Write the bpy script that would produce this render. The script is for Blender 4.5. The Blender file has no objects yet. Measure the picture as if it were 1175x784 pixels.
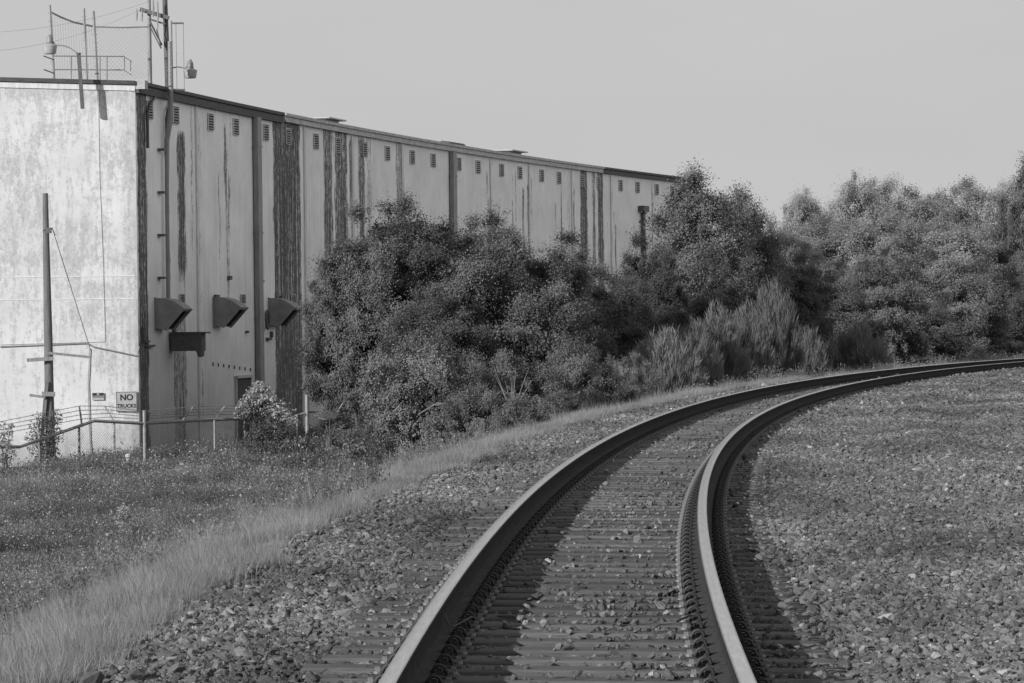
import bpy, bmesh, math, random
import numpy as np
from mathutils import Vector, Matrix
random.seed(7); rng = np.random.default_rng(7)
scene = bpy.context.scene
col = scene.collection
R = math.radians
PI = math.pi
# ------------------------------------------------------------------ camera figures
F = 4000.0; CX = 587.5; CY = 392.0; YH = 365.3; ROLL = 0.012; CAMH = 1.5135
def unroll(px, py):
    a = px-CX; b = py-CY
    return a*math.cos(ROLL)-b*math.sin(ROLL), a*math.sin(ROLL)+b*math.cos(ROLL)+CY-YH
def at(px, py, D):
    u, w = unroll(px, py)
    return Vector((u*D/F, D, CAMH-w*D/F))
# ------------------------------------------------------------------ scene helpers
def tag(o, label=None, cat=None, group=None, kind=None):
    if label: o['label'] = label
    if cat: o['category'] = cat
    if group: o['group'] = group
    if kind: o['kind'] = kind
    return o
def empty(name, loc, label, cat, group=None, rz=0.0):
    o = bpy.data.objects.new(name, None); col.objects.link(o)
    o.location = loc; o.rotation_euler = (0, 0, rz); o.empty_display_size = .2
    return tag(o, label, cat, group)
class MB:
    def __init__(s): s.v = []; s.f = []; s.m = []
    def add(s, vs, fs, mi=0):
        n = len(s.v); s.v += [tuple(v) for v in vs]
        s.f += [tuple(i+n for i in f) for f in fs]; s.m += [mi]*len(fs)
    def box(s, c, size, ax=None, mi=0):
        c = Vector(c); X, Y, Z = ax if ax else (Vector((1,0,0)), Vector((0,1,0)), Vector((0,0,1)))
        a, b, d = size[0]/2, size[1]/2, size[2]/2
        vs = [c+X*i*a+Y*j*b+Z*k*d for k in (-1,1) for j in (-1,1) for i in (-1,1)]
        s.add(vs, [(0,2,3,1),(4,5,7,6),(0,1,5,4),(2,6,7,3),(0,4,6,2),(1,3,7,5)], mi)
    def bar(s, a, b, w, h=None, mi=0):
        a = Vector(a); b = Vector(b); d = b-a; L = d.length; d.normalize()
        up = Vector((0,0,1)) if abs(d.z) < .95 else Vector((0,1,0))
        x = d.cross(up).normalized(); y = x.cross(d).normalized()
        s.box((a+b)/2, (w, h or w, L), (x, y, d), mi)
    def tube(s, pts, r, n=8, mi=0, cap=True):
        pts = [Vector(p) for p in pts]; N = len(pts)
        rr = r if isinstance(r, (list, tuple)) else [r]*N
        d0 = (pts[1]-pts[0]).normalized()
        up = Vector((0,0,1)) if abs(d0.z) < .9 else Vector((1,0,0))
        x = d0.cross(up).normalized(); vs = []
        for i, p in enumerate(pts):
            d = (pts[min(i+1,N-1)]-pts[max(i-1,0)]).normalized()
            x = (x-d*x.dot(d)).normalized(); y = d.cross(x)
            for k in range(n):
                t = 2*PI*k/n; vs.append(p+(x*math.cos(t)+y*math.sin(t))*rr[i])
        fs = [(i*n+k, i*n+(k+1)%n, (i+1)*n+(k+1)%n, (i+1)*n+k) for i in range(N-1) for k in range(n)]
        if cap: fs += [tuple(range(n))[::-1], tuple(range((N-1)*n, N*n))]
        s.add(vs, fs, mi)
    def prism(s, poly, ax, o, L, mi=0):          # poly in (X,Z) plane of ax, pushed along Y of ax by L
        X, Y, Z = ax; o = Vector(o); n = len(poly)
        vs = [o+X*p[0]+Z*p[1] for p in poly]+[o+X*p[0]+Z*p[1]+Y*L for p in poly]
        fs = [tuple(range(n))[::-1], tuple(range(n,2*n))]+[(i,(i+1)%n,(i+1)%n+n,i+n) for i in range(n)]
        s.add(vs, fs, mi)
    def build(s, name, mats, parent=None, origin=None, smooth=False, loc=None):
        if not isinstance(mats, (list, tuple)): mats = [mats]
        if parent is not None and origin is None: origin = parent.location
        if parent is None and origin is None: origin = Vector((0,0,0))
        o3 = Vector(origin)
        me = bpy.data.meshes.new(name)
        me.from_pydata([(v[0]-o3.x, v[1]-o3.y, v[2]-o3.z) for v in s.v], [], s.f)
        for m in mats: me.materials.append(m)
        if len(mats) > 1: me.polygons.foreach_set('material_index', s.m)
        bm = bmesh.new(); bm.from_mesh(me); bmesh.ops.recalc_face_normals(bm, faces=bm.faces); bm.to_mesh(me); bm.free()
        if smooth:
            me.polygons.foreach_set('use_smooth', [True]*len(me.polygons))
            try: me.set_sharp_from_angle(angle=R(40))
            except Exception: pass
        o = bpy.data.objects.new(name, me); col.objects.link(o)
        if parent is not None: o.parent = parent
        else: o.location = o3
        if parent is not None and Vector(origin) != Vector(parent.location): o.location = loc or (0,0,0)
        return o
def child(name, me, parent):
    o = bpy.data.objects.new(name, me); col.objects.link(o); o.parent = parent; return o
def np_mesh(name, V, Fq, mats, mi=None, attrs=None, smooth=False):
    me = bpy.data.meshes.new(name)
    V = np.asarray(V, np.float32); Fq = np.asarray(Fq, np.int32)
    me.vertices.add(len(V)); me.vertices.foreach_set('co', V.ravel())
    if len(Fq):
        k = Fq.shape[1]
        me.loops.add(Fq.size); me.loops.foreach_set('vertex_index', Fq.ravel())
        me.polygons.add(len(Fq)); me.polygons.foreach_set('loop_start', np.arange(0, Fq.size, k, dtype=np.int32))
        if mi is not None: me.polygons.foreach_set('material_index', np.asarray(mi, np.int32))
        if smooth: me.polygons.foreach_set('use_smooth', np.ones(len(Fq), bool))
    for m in mats: me.materials.append(m)
    me.update(calc_edges=True)
    for n, a in (attrs or {}).items():
        a = np.asarray(a, np.float32)
        if a.ndim == 1:
            at_ = me.attributes.new(n, 'FLOAT', 'POINT'); at_.data.foreach_set('value', a)
        else:
            at_ = me.attributes.new(n, 'FLOAT_VECTOR', 'POINT'); at_.data.foreach_set('vector', a.ravel())
    return me
# ------------------------------------------------------------------ materials (the photo is monochrome: greys)
class NT:
    def __init__(s, name):
        s.m = bpy.data.materials.new(name); s.m.use_nodes = True; s.t = s.m.node_tree
        s.b = s.t.nodes['Principled BSDF']; s.out = s.t.nodes['Material Output']
    def n(s, t, **k):
        x = s.t.nodes.new(t)
        for a, b in k.items(): setattr(x, a, b)
        return x
    def l(s, a, b): s.t.links.new(a, b)
    def inp(s, node, key, v):
        if isinstance(v, bpy.types.NodeSocket): s.l(v, node.inputs[key])
        else: node.inputs[key].default_value = v
    def math(s, op, a, b=0.0, clamp=False, c=None):
        x = s.n('ShaderNodeMath', operation=op, use_clamp=clamp); s.inp(x, 0, a); s.inp(x, 1, b)
        if c is not None: s.inp(x, 2, c)
        return x.outputs[0]
    def coord(s, which='Object', scale=(1,1,1)):
        tc = s.n('ShaderNodeTexCoord'); mp = s.n('ShaderNodeMapping'); mp.inputs['Scale'].default_value = scale
        s.l(tc.outputs[which], mp.inputs[0]); return mp.outputs[0]
    def geo(s, scale=(1,1,1)):
        tc = s.n('ShaderNodeNewGeometry'); mp = s.n('ShaderNodeMapping'); mp.inputs['Scale'].default_value = scale
        s.l(tc.outputs['Position'], mp.inputs[0]); return mp.outputs[0]
    def noise(s, vec, scale, detail=4, rough=.6, out='Fac'):
        x = s.n('ShaderNodeTexNoise'); s.l(vec, x.inputs['Vector'])
        x.inputs['Scale'].default_value = scale; x.inputs['Detail'].default_value = detail; x.inputs['Roughness'].default_value = rough
        return x.outputs[out]
    def ramp(s, fac, stops):
        x = s.n('ShaderNodeValToRGB'); s.l(fac, x.inputs[0]); e = x.color_ramp.elements
        while len(e) < len(stops): e.new(.5)
        for i, (p, c) in enumerate(stops): e[i].position = p; e[i].color = (c, c, c, 1)
        return x.outputs[0]
    def mix(s, fac, a, b):
        x = s.n('ShaderNodeMix', data_type='RGBA')
        s.inp(x, 0, fac)
        for k, v in ((6, a), (7, b)):
            if isinstance(v, (int, float)): v = (v, v, v, 1)
            s.inp(x, k, v)
        return x.outputs[2]
    def attr(s, name):
        x = s.n('ShaderNodeAttribute', attribute_name=name); return x.outputs['Fac']
    def bump(s, h, strength=.3, dist=.01):
        x = s.n('ShaderNodeBump'); x.inputs['Strength'].default_value = strength; x.inputs['Distance'].default_value = dist
        s.l(h, x.inputs['Height']); s.l(x.outputs[0], s.b.inputs['Normal'])
    def base(s, c, rough=.85, metal=0.0, spec=.3):
        if isinstance(c, (int, float)): c = (c, c, c, 1)
        s.inp(s.b, 'Base Color', c); s.inp(s.b, 'Roughness', rough); s.b.inputs['Metallic'].default_value = metal
        s.b.inputs['Specular IOR Level'].default_value = spec
        return s.m
def simple(name, lo, hi, scale=6, rough=.8, metal=0, bump=.2, stretch=(1,1,1), spec=.3, rnd=0.0, dist=.01):
    t = NT(name); v = t.coord('Object', stretch); nz = t.noise(v, scale)
    c = t.ramp(nz, [(.3, lo), (.7, hi)])
    if rnd:
        oi = t.n('ShaderNodeObjectInfo'); f = t.math('MULTIPLY_ADD', oi.outputs['Random'], rnd, c=1-rnd/2)
        mm = t.n('ShaderNodeVectorMath', operation='MULTIPLY'); t.l(c, mm.inputs[0])
        cb = t.n('ShaderNodeCombineXYZ')
        for i in range(3): t.l(f, cb.inputs[i])
        t.l(cb.outputs[0], mm.inputs[1]); c = mm.outputs[0]
    t.base(c, rough, metal, spec)
    if bump: t.bump(nz, bump, dist)
    return t.m
M = {}
M['rail_side'] = simple('rail_rust', .018, .05, 22, .95, 0, .25, spec=.05)
M['rail_foot'] = simple('rail_foot_rust', .028, .06, 22, .95, 0, .25, spec=.05)
def rail_top(name, c0, c1, rough):
    t = NT(name); v = t.coord('UV', (1, .04, 1)); nz = t.noise(v, 60, 3)
    t.base(t.ramp(nz, [(.3, c0), (.7, c1)]), rough, .9, .5); t.bump(t.noise(t.coord('UV', (1, .004, 1)), 400, 2), .12, .002); return t.m
M['rail_shine'] = rail_top('polished_rail_head', .50, .74, .19)
M['rail_dull'] = rail_top('worn_rail_head', .30, .42, .5)
M['clip'] = simple('clip_steel', .035, .065, 40, .6, .2, .1)
M['plate'] = simple('tie_plate_steel', .04, .08, 25, .8, 0, .2)
M['bolt'] = simple('screw_head_steel', .14, .26, 40, .6, .2, 0)
M['tie'] = simple('weathered_tie_wood', .06, .15, 7, .9, 0, .7, (.5, 14, 8), rnd=.7, dist=.02)
M['pole'] = simple('pole_wood', .09, .18, 5, .9, 0, .5, (9, 9, .5), dist=.01)
M['board'] = simple('old_board_wood', .14, .26, 8, .9, 0, .3, (3, 3, .5))
M['galv'] = simple('galvanised_steel', .18, .30, 9, .55, .2, .1)
M['galv_dull'] = simple('dull_galvanised_rail', .2, .32, 9, .6, .2, .1)
M['wire'] = simple('fence_wire', .16, .26, 3, .6, .2, 0)
M['darksteel'] = simple('painted_dark_steel', .07, .12, 5, .6, 0, .1)
M['hood'] = simple('weathered_sheet_metal', .20, .30, 3, .55, .1, .15)
M['black'] = simple('dark_opening', .004, .008, 3, .95, 0, 0)
M['coping_dark'] = simple('dark_coping', .05, .10, 4, .7, 0, .2, (1, 1, 4))
M['coping_light'] = simple('pale_coping', .30, .55, 3, .8, 0, .2, (1, 1, 4))
M['pipe'] = simple('grey_downpipe', .20, .30, 4, .6, .1, .15, (2, 2, .4))
M['conduit'] = simple('pale_conduit', .4, .55, 4, .6, .1, .1)
M['strip'] = simple('joint_strip_render', .5, .7, 4, .9, 0, .3, (3, 3, .5))
M['roof'] = simple('roof_felt', .08, .14, 2, .9)
M['white'] = simple('white_enamel', .30, .42, 5, .5, 0, 0)
M['sign'] = simple('sign_sheet_white', .32, .40, 6, .5, 0, 0)
M['signtext'] = simple('sign_black', .015, .025, 6, .6, 0, 0)
M['signgrey'] = simple('sign_grey_panel', .16, .2, 6, .6, 0, 0)
M['door'] = simple('door_paint', .05, .08, 5, .7, 0, .1)
M['concrete'] = simple('old_concrete', .3, .45, 6, .9, 0, .3)
M['bark'] = simple('bark', .05, .12, 9, .95, 0, .6, (2, 2, .5))
M['stem'] = simple('pale_dead_stem', .14, .24, 9, .9, 0, .2)
M['palm'] = simple('palm_leaf', .09, .17, 6, .6)
M['glass'] = simple('lamp_lens', .4, .5, 4, .3, 0, 0)

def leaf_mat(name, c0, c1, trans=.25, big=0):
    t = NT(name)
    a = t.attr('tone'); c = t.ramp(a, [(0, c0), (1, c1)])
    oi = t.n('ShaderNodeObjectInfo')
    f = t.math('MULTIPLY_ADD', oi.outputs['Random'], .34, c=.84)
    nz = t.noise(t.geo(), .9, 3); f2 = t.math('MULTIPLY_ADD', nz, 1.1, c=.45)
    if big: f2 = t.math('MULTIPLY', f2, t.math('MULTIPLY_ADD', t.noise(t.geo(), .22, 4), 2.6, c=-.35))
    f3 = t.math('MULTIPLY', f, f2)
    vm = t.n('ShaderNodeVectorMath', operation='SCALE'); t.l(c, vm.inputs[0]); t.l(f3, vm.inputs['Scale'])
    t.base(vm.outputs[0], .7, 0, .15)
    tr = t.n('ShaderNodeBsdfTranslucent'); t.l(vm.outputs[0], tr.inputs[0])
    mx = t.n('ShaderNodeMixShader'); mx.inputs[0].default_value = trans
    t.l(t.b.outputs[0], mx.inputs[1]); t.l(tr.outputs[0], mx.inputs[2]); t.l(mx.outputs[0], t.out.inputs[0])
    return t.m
M['leaf'] = leaf_mat('leaf_mid_green', .09, .22)
M['leaf_dark'] = leaf_mat('leaf_dark_green', .065, .17)
M['leaf_pale'] = leaf_mat('leaf_pale_green', .12, .28)
M['leaf_far'] = leaf_mat('leaf_hazy', .34, .46, .5)  # haze of distance painted in as a paler, flatter leaf colour
M['leaf_feather'] = leaf_mat('leaf_feathery', .12, .22, .35)
M['grass'] = leaf_mat('dry_grass', .22, .42, .45, 0)
M['weed'] = leaf_mat('weed_leaf', .14, .30, .4, 1)
M['flower'] = leaf_mat('weed_flower', .36, .48, .3)
M['blossom'] = leaf_mat('pale_vine_leaf', .35, .6, .4)

def stone_mat():
    t = NT('ballast_stone'); oi = t.n('ShaderNodeObjectInfo')
    c = t.ramp(oi.outputs['Random'], [(0, .07), (.45, .11), (.80, .15), (.95, .19), (.99, .25), (1, .36)])
    nz = t.noise(t.coord('Object'), 1.6, 5); f = t.math('MULTIPLY_ADD', nz, .7, c=.65)
    big = t.noise(t.geo((1,.35,1)), .55, 5); f = t.math('MULTIPLY', f, t.math('MULTIPLY_ADD', big, 3.0, c=-.5))
    vm = t.n('ShaderNodeVectorMath', operation='SCALE'); t.l(c, vm.inputs[0]); t.l(f, vm.inputs['Scale'])
    t.base(vm.outputs[0], .85, 0, .3); t.bump(nz, .5, .05); return t.m
M['stone'] = stone_mat()

def ground_mat():
    t = NT('ground_cover')
    p = t.geo(); cov = t.attr('cover')
    vo = t.n('ShaderNodeTexVoronoi'); t.l(p, vo.inputs['Vector']); vo.inputs['Scale'].default_value = 17
    sep = t.n('ShaderNodeSeparateColor'); t.l(vo.outputs['Color'], sep.inputs[0])
    st = t.ramp(sep.outputs[0], [(0, .06), (.5, .12), (.85, .18), (1, .3)])
    edge = t.ramp(vo.outputs['Distance'], [(.1, 1.0), (.7, .25)])
    mm = t.n('ShaderNodeVectorMath', operation='MULTIPLY'); t.l(st, mm.inputs[0]); t.l(edge, mm.inputs[1])
    nz = t.noise(p, 1.2, 6); soil = t.ramp(nz, [(.3, .05), (.7, .11)])
    nf = t.math('ADD', cov, t.math('MULTIPLY_ADD', t.noise(p, 5, 3), .3, c=-.15), clamp=True)
    t.base(t.mix(nf, mm.outputs[0], soil), .95, 0, .1)
    h = t.math('MULTIPLY', vo.outputs['Distance'], -1.0); t.bump(h, .6, .04)
    return t.m
M['ground'] = ground_mat()

def wall_mat(name, light0, light1, dark, front):
    t = NT(name)
    st = t.attr('stain'); gr = t.attr('grime_shade')
    uv = t.coord('UV', (1,1,1))
    fib = t.noise(t.coord('UV', (11,.09,1)), 1.6, 8, .75)
    fib2 = t.noise(t.coord('UV', (3,.3,1)), 3.1, 8, .8)
    fl = t.noise(t.coord('UV', (1,.4,1)), 9, 8, .85)
    blot = t.noise(uv, .6, 6, .65)
    base = t.ramp(blot, [(.35, light0), (.65, light1)])
    if front:
        pe = t.noise(t.coord('UV', (1.2,1,1)), 5.5, 12, .85); pv = t.noise(t.coord('UV', (4,.6,1)), 1.2, 10, .75)
        q = t.math('ADD', t.math('MULTIPLY_ADD', pe, 8.0, c=-4.0), t.math('MULTIPLY_ADD', pv, 7.0, c=-3.5))
        q = t.math('ADD', q, t.math('MULTIPLY_ADD', st, 1.9, c=-.20), clamp=True)
        base = t.mix(t.math('MULTIPLY', q, .75), base, t.ramp(fl, [(.42, .30), (.58, .48)]))
    else:
        thin = t.ramp(fib, [(.52, 0.0), (.60, .35)]); base = t.mix(thin, base, light0*.45)
        m = t.math('ADD', t.math('MULTIPLY_ADD', fib, 7.0, c=-3.5), t.math('MULTIPLY_ADD', fl, 5.0, c=-2.5))
        m = t.math('ADD', m, t.math('MULTIPLY_ADD', st, 2.0, c=-1.22))
        m = t.math('MULTIPLY', m, 2.2, clamp=True)
        m = t.math('MULTIPLY', m, t.math('MULTIPLY', st, 5.0, clamp=True))
        m = t.math('MULTIPLY', m, .93)
        dk = t.ramp(fib2, [(.40, dark*.5), (.5, dark*1.2), (.60, dark*4)])
        base = t.mix(m, base, dk)
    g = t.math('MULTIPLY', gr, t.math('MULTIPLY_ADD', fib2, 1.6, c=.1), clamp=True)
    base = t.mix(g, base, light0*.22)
    sp = t.ramp(t.noise(uv, 13, 6, .8), [(.60, 0.0), (.68, .3)])
    base = t.mix(sp, base, light0*.4)
    t.base(base, .9, 0, .15); t.bump(fl, .25, .02)
    return t.m
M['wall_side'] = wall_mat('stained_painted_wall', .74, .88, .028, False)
M['wall_front'] = wall_mat('sunlit_painted_wall', .56, .68, .20, True)

# ------------------------------------------------------------------ track alignment
DS = .25
S = np.arange(-60, 900, DS)
kap = np.where((S > 5) & (S < 340), .00207+.00081*(S/100), 0.0)
i5 = int((5+60)/DS)
TH = .00334+np.cumsum(kap*DS); TH -= TH[i5]-.00429
GX = np.cumsum(np.sin(TH)*DS); GY = np.cumsum(np.cos(TH)*DS)
GX += .07668-GX[i5]; GY += 5-GY[i5]
def z0(s): s = np.clip(s, 0, 260); return -.1049*(s/100)**2
def track(s, u):
    x = np.interp(s, S, GX); y = np.interp(s, S, GY); th = np.interp(s, S, TH)
    return x+u*np.cos(th), y-u*np.sin(th), th
def cant(s): return np.clip(.029-.0096*s/100, 0, .17)
def su(X, Y):
    i = np.argmin((GX-X)**2+(GY-Y)**2); th = TH[i]
    return S[i], (X-GX[i])*math.cos(th)-(Y-GY[i])*math.sin(th)
def vnoise(x, y):
    return (np.sin(x*1.3+y*.7)+np.sin(x*.53-y*1.1+2)+np.sin(y*.37+x*.21+4)+np.sin(x*2.7+1)*.5*np.sin(y*2.1))/3.5
def gz(s, u):
    s = np.asarray(s, float); u = np.asarray(u, float)
    z = z0(s)
    crib = -.262+0*s
    sh = -.225+.012*vnoise(s*2, u*3)
    top = np.where(np.abs(u) < 1.2, crib, sh)
    sm = np.clip((s-105)/70, 0, 1); sm = sm*sm*(3-2*sm)
    G = -2.85*(1-sm)+(z-1.3)*sm
    t = np.clip((-u-2.35)/(7.2), 0, 1); tt = t*t*(3-2*t)*.45+t*.55
    z_l = (z-.225)*(1-tt)+G*tt+np.where(t > 0, .05*vnoise(s, u*2), 0)
    # inner side of the curve: wide, slightly wavy ballast
    r = np.clip((u-1.4)/3, 0, 1)
    ridge = .10*np.exp(-((u-3.3-.3*np.sin(s*.07))/.45)**2)-.06*np.exp(-((u-4.3-.3*np.sin(s*.07))/.5)**2)+.07*np.exp(-((u-5.9)/.5)**2)
    z_r = z+top+ridge*np.clip((u-2)/1, 0, 1)*(.7+.5*vnoise(s*.4, u))+r*(.04+.07*vnoise(s*.22, u*1.4)+.03*vnoise(s*.9, u*2.7))
    fr = np.clip((u-13)/10, 0, 1); z_r = z_r-fr*.9
    return np.where(u < -2.35, z_l, np.where(u > 1.4, z_r, z+top))
def gzxy(X, Y):
    s, u = su(X, Y); return float(gz(s, u))
# ground sheet: a strip that follows the track, reaching the horizon
us = np.concatenate([[-3000,-1500,-600,-250,-120,-70,-45,-32], np.arange(-26,-10,1.0), np.arange(-10,-2.2,.4), np.arange(-2.2,2.3,.15), np.arange(2.4,14,.4), np.arange(14,30,2.0), [40,60,90,130,200,260]])
ss = np.concatenate([np.arange(-60,10,5), np.arange(10,60,.5), np.arange(60,200,1.0), np.arange(200,350,5), [380,430,520,650,800,899]])
SS, UU = np.meshgrid(ss, us, indexing='ij')
X, Y, th = track(SS, UU); Z = gz(SS, UU)
# stretch the last rows far out
far = np.clip((SS-650)/249, 0, 1); X = X+far*3000*math.sin(TH[-1]); Y = Y+far*3000*math.cos(TH[-1])
ns, nu = SS.shape
idx = np.arange(ns*nu).reshape(ns, nu)
Fq = np.stack([idx[:-1,:-1], idx[1:,:-1], idx[1:,1:], idx[:-1,1:]], -1).reshape(-1, 4)[:, ::-1]
cov = np.where(UU < -2.5, 1.0, 0.0)+np.where(UU > 13, 1.0, 0.0)
me = np_mesh('ground', np.stack([X, Y, Z], -1).reshape(-1, 3), Fq, [M['ground']], attrs={'cover': cov.ravel()}, smooth=True)
g = bpy.data.objects.new('ground', me); col.objects.link(g); tag(g, 'dark earth and gravel ground under the railway and weeds', None, kind='structure')

def project(X, Y, Z):
    u = F*X/Y; w = YH-CY+F*(CAMH-Z)/Y
    return CX+u*math.cos(ROLL)+w*math.sin(ROLL), CY+w*math.cos(ROLL)-u*math.sin(ROLL)
# ------------------------------------------------------------------ rails
def rail(side, label):
    o3 = track(12.0, side*.753)
    prof = [(-.076,-.186),(.076,-.186),(.076,-.174),(.016,-.155),(.010,-.14),(.010,-.06),(.034,-.042),(.038,-.010),(.034,-.003),(.024,0),(-.024,0),(-.034,-.003),(-.038,-.010),(-.034,-.042),(-.010,-.06),(-.010,-.14),(-.016,-.155),(-.076,-.174)]
    n = len(prof); s_ = np.arange(-10, 330, .5); V = []; uvv = []
    for (a, b) in prof:
        x, y, th = track(s_, side*.753+a)
        z = z0(s_)-side*.5*cant(s_)+b
        V.append(np.stack([x, y, z], -1))
    V = np.stack(V, 1).reshape(-1, 3)
    Fq = []; mi = []
    for i in range(len(s_)-1):
        for k in range(n):
            k2 = (k+1) % n
            Fq.append((i*n+k, i*n+k2, (i+1)*n+k2, (i+1)*n+k))
    topmat = {}
    # polished band leans to the gauge side of the high rail
    for k in range(n):
        if k in (8, 9, 10): topmat[k] = 1
        elif k in (0, 1, 2, 16, 17): topmat[k] = 3
        else: topmat[k] = 0
    if side < 0: topmat[7] = 1; topmat[11] = 2
    else: topmat[11] = 1; topmat[7] = 2
    mi = [topmat[k] for i in range(len(s_)-1) for k in range(n)]
    me = np_mesh('steel_rail', V, Fq, [M['rail_side'], M['rail_shine'], M['rail_dull'], M['rail_foot']], mi)
    uvl = me.uv_layers.new(name='UVMap')
    arr = np.zeros((len(Fq), 4, 2), np.float32); q = 0
    ii = np.repeat(np.arange(len(s_)-1), n); kk = np.tile(np.arange(n), len(s_)-1)
    arr[:, 0] = np.stack([kk*.03, ii*.5], -1); arr[:, 1] = np.stack([(kk+1)*.03, ii*.5], -1)
    arr[:, 2] = np.stack([(kk+1)*.03, ii*.5+.5], -1); arr[:, 3] = np.stack([kk*.03, ii*.5+.5], -1)
    uvl.data.foreach_set('uv', arr.ravel())
    bm = bmesh.new(); bm.from_mesh(me); bmesh.ops.recalc_face_normals(bm, faces=bm.faces); bm.to_mesh(me); bm.free()
    o = bpy.data.objects.new('steel_rail', me); col.objects.link(o)
    tag(o, label, 'rail', 'rails of the curved track'); return o
rl = rail(-1, 'outer steel rail on the left side of the curving track')
rr = rail(1, 'inner steel rail on the right side of the curving track, beside the wide gravel')

# ------------------------------------------------------------------ sleepers with plates, clips and screw spikes
TIE0 = 12.6; TSP = .497
def bevel_box(name, size, mat, bev=.008, jitter=0):
    bm = bmesh.new(); bmesh.ops.create_cube(bm, size=1)
    for v in bm.verts: v.co = Vector((v.co.x*size[0], v.co.y*size[1], v.co.z*size[2]))
    bmesh.ops.bevel(bm, geom=bm.edges, offset=bev, segments=1, affect='EDGES')
    me = bpy.data.meshes.new(name); bm.to_mesh(me); bm.free(); me.materials.append(mat); return me
tie_me = [bevel_box('sleeper_body', (2.6+random.uniform(-.04,.04), .225, .17), M['tie'], .012) for _ in range(4)]
for me in tie_me:
    for v in me.vertices: v.co.z -= .085
def mesh_from(mb, name, mats, smooth=False):
    me = bpy.data.meshes.new(name); me.from_pydata([tuple(v) for v in mb.v], [], mb.f)
    for m in (mats if isinstance(mats, list) else [mats]): me.materials.append(m)
    bm = bmesh.new(); bm.from_mesh(me); bmesh.ops.recalc_face_normals(bm, faces=bm.faces); bm.to_mesh(me); bm.free()
    if smooth: me.polygons.foreach_set('use_smooth', [True]*len(me.polygons))
    return me
pl = MB(); pl.box((0,0,.006), (.40,.19,.012)); pl.box((-.088,0,.018), (.02,.19,.014)); pl.box((.088,0,.018), (.02,.19,.014))
pl.box((-.115,0,.03), (.03,.06,.035)); pl.box((.115,0,.03), (.03,.06,.035))
plate_me = mesh_from(pl, 'tie_plate', M['plate'])
def clip_mesh(sx):
    cm = MB(); pts = [(sx*.088, .055, .030), (sx*.086, .0, .030), (sx*.086, -.04, .032)]
    for k in range(9):
        t = PI*k/8; pts.append((sx*(.119-.033*math.cos(t)), -.055-.006*math.sin(t), .026+.038*math.sin(t)))
    pts += [(sx*.152, -.035, .024), (sx*.150, .01, .022), (sx*.132, .055, .024)]
    cm.tube(pts, .0088, 7); return mesh_from(cm, 'rail_clip', M['clip'], True)
clip_me = {1: clip_mesh(1), -1: clip_mesh(-1)}
sc_ = MB()
sc_.tube([(0,0,.0),(0,0,.012)], .021, 8); sc_.box((0,0,.022), (.024,.024,.024))
screw_me = mesh_from(sc_, 'screw_spike', M['bolt'])
mid_me = MB()
for sx in (-1, 1):
    mid_me.tube([(sx*.083,-.05,.02),(sx*.10,-.05,.06),(sx*.13,-.05,.068),(sx*.163,-.05,.02)], .012, 4)
    mid_me.box((sx*.182,0,.018), (.024,.024,.03))
NT_ALL = int((199-TIE0)/TSP); NT_THING = 300; stuff_ties = MB()
def tie_frame(i):
    s = TIE0+i*TSP+random.uniform(-.015,.015)
    x, y, th = track(s, 0.0); c = cant(s)
    z = float(z0(s))-.201; return s, float(x), float(y), float(th), z, float(c)
for i in range(NT_ALL):
    s, x, y, th, z, c = tie_frame(i)
    if i >= NT_THING:
        e1 = Vector((math.cos(th), -math.sin(th), 0)); e2 = Vector((math.sin(th), math.cos(th), 0))
        stuff_ties.box((x, y, z-.085), (2.6, .225, .17), (e1, e2, Vector((0,0,1))))
        for sd in (-1,1):
            stuff_ties.box(Vector((x,y,z+.01))+e1*sd*.753, (.4,.19,.03), (e1, e2, Vector((0,0,1))))
        continue
    t = empty('railway_sleeper', (x, y, z), 'dark weathered wooden sleeper lying across the track under both rails', 'railway sleeper', 'sleepers under the two rails')
    t.rotation_euler = (0, math.atan2(c, 1.506), -th+random.uniform(-.006,.006))
    wbm = child('wood_beam', tie_me[i % 4], t); wbm.location = (random.uniform(-.06,.06), 0, 0)
    for sd in (-1, 1):
        p = child('tie_plate', plate_me, t); p.location = (sd*.753, 0, .0005)
        if i < 240:
            for cs in (-1, 1):
                child('rail_clip', clip_me[cs], p)
                if i < 150:
                    q = child('screw_spike', screw_me, p); q.location = (cs*.182, .03, .012)
o = stuff_ties.build('distant_sleepers', M['tie']); tag(o, 'far sleepers of the track where the rails leave the picture', 'railway sleepers', kind='stuff')

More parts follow.
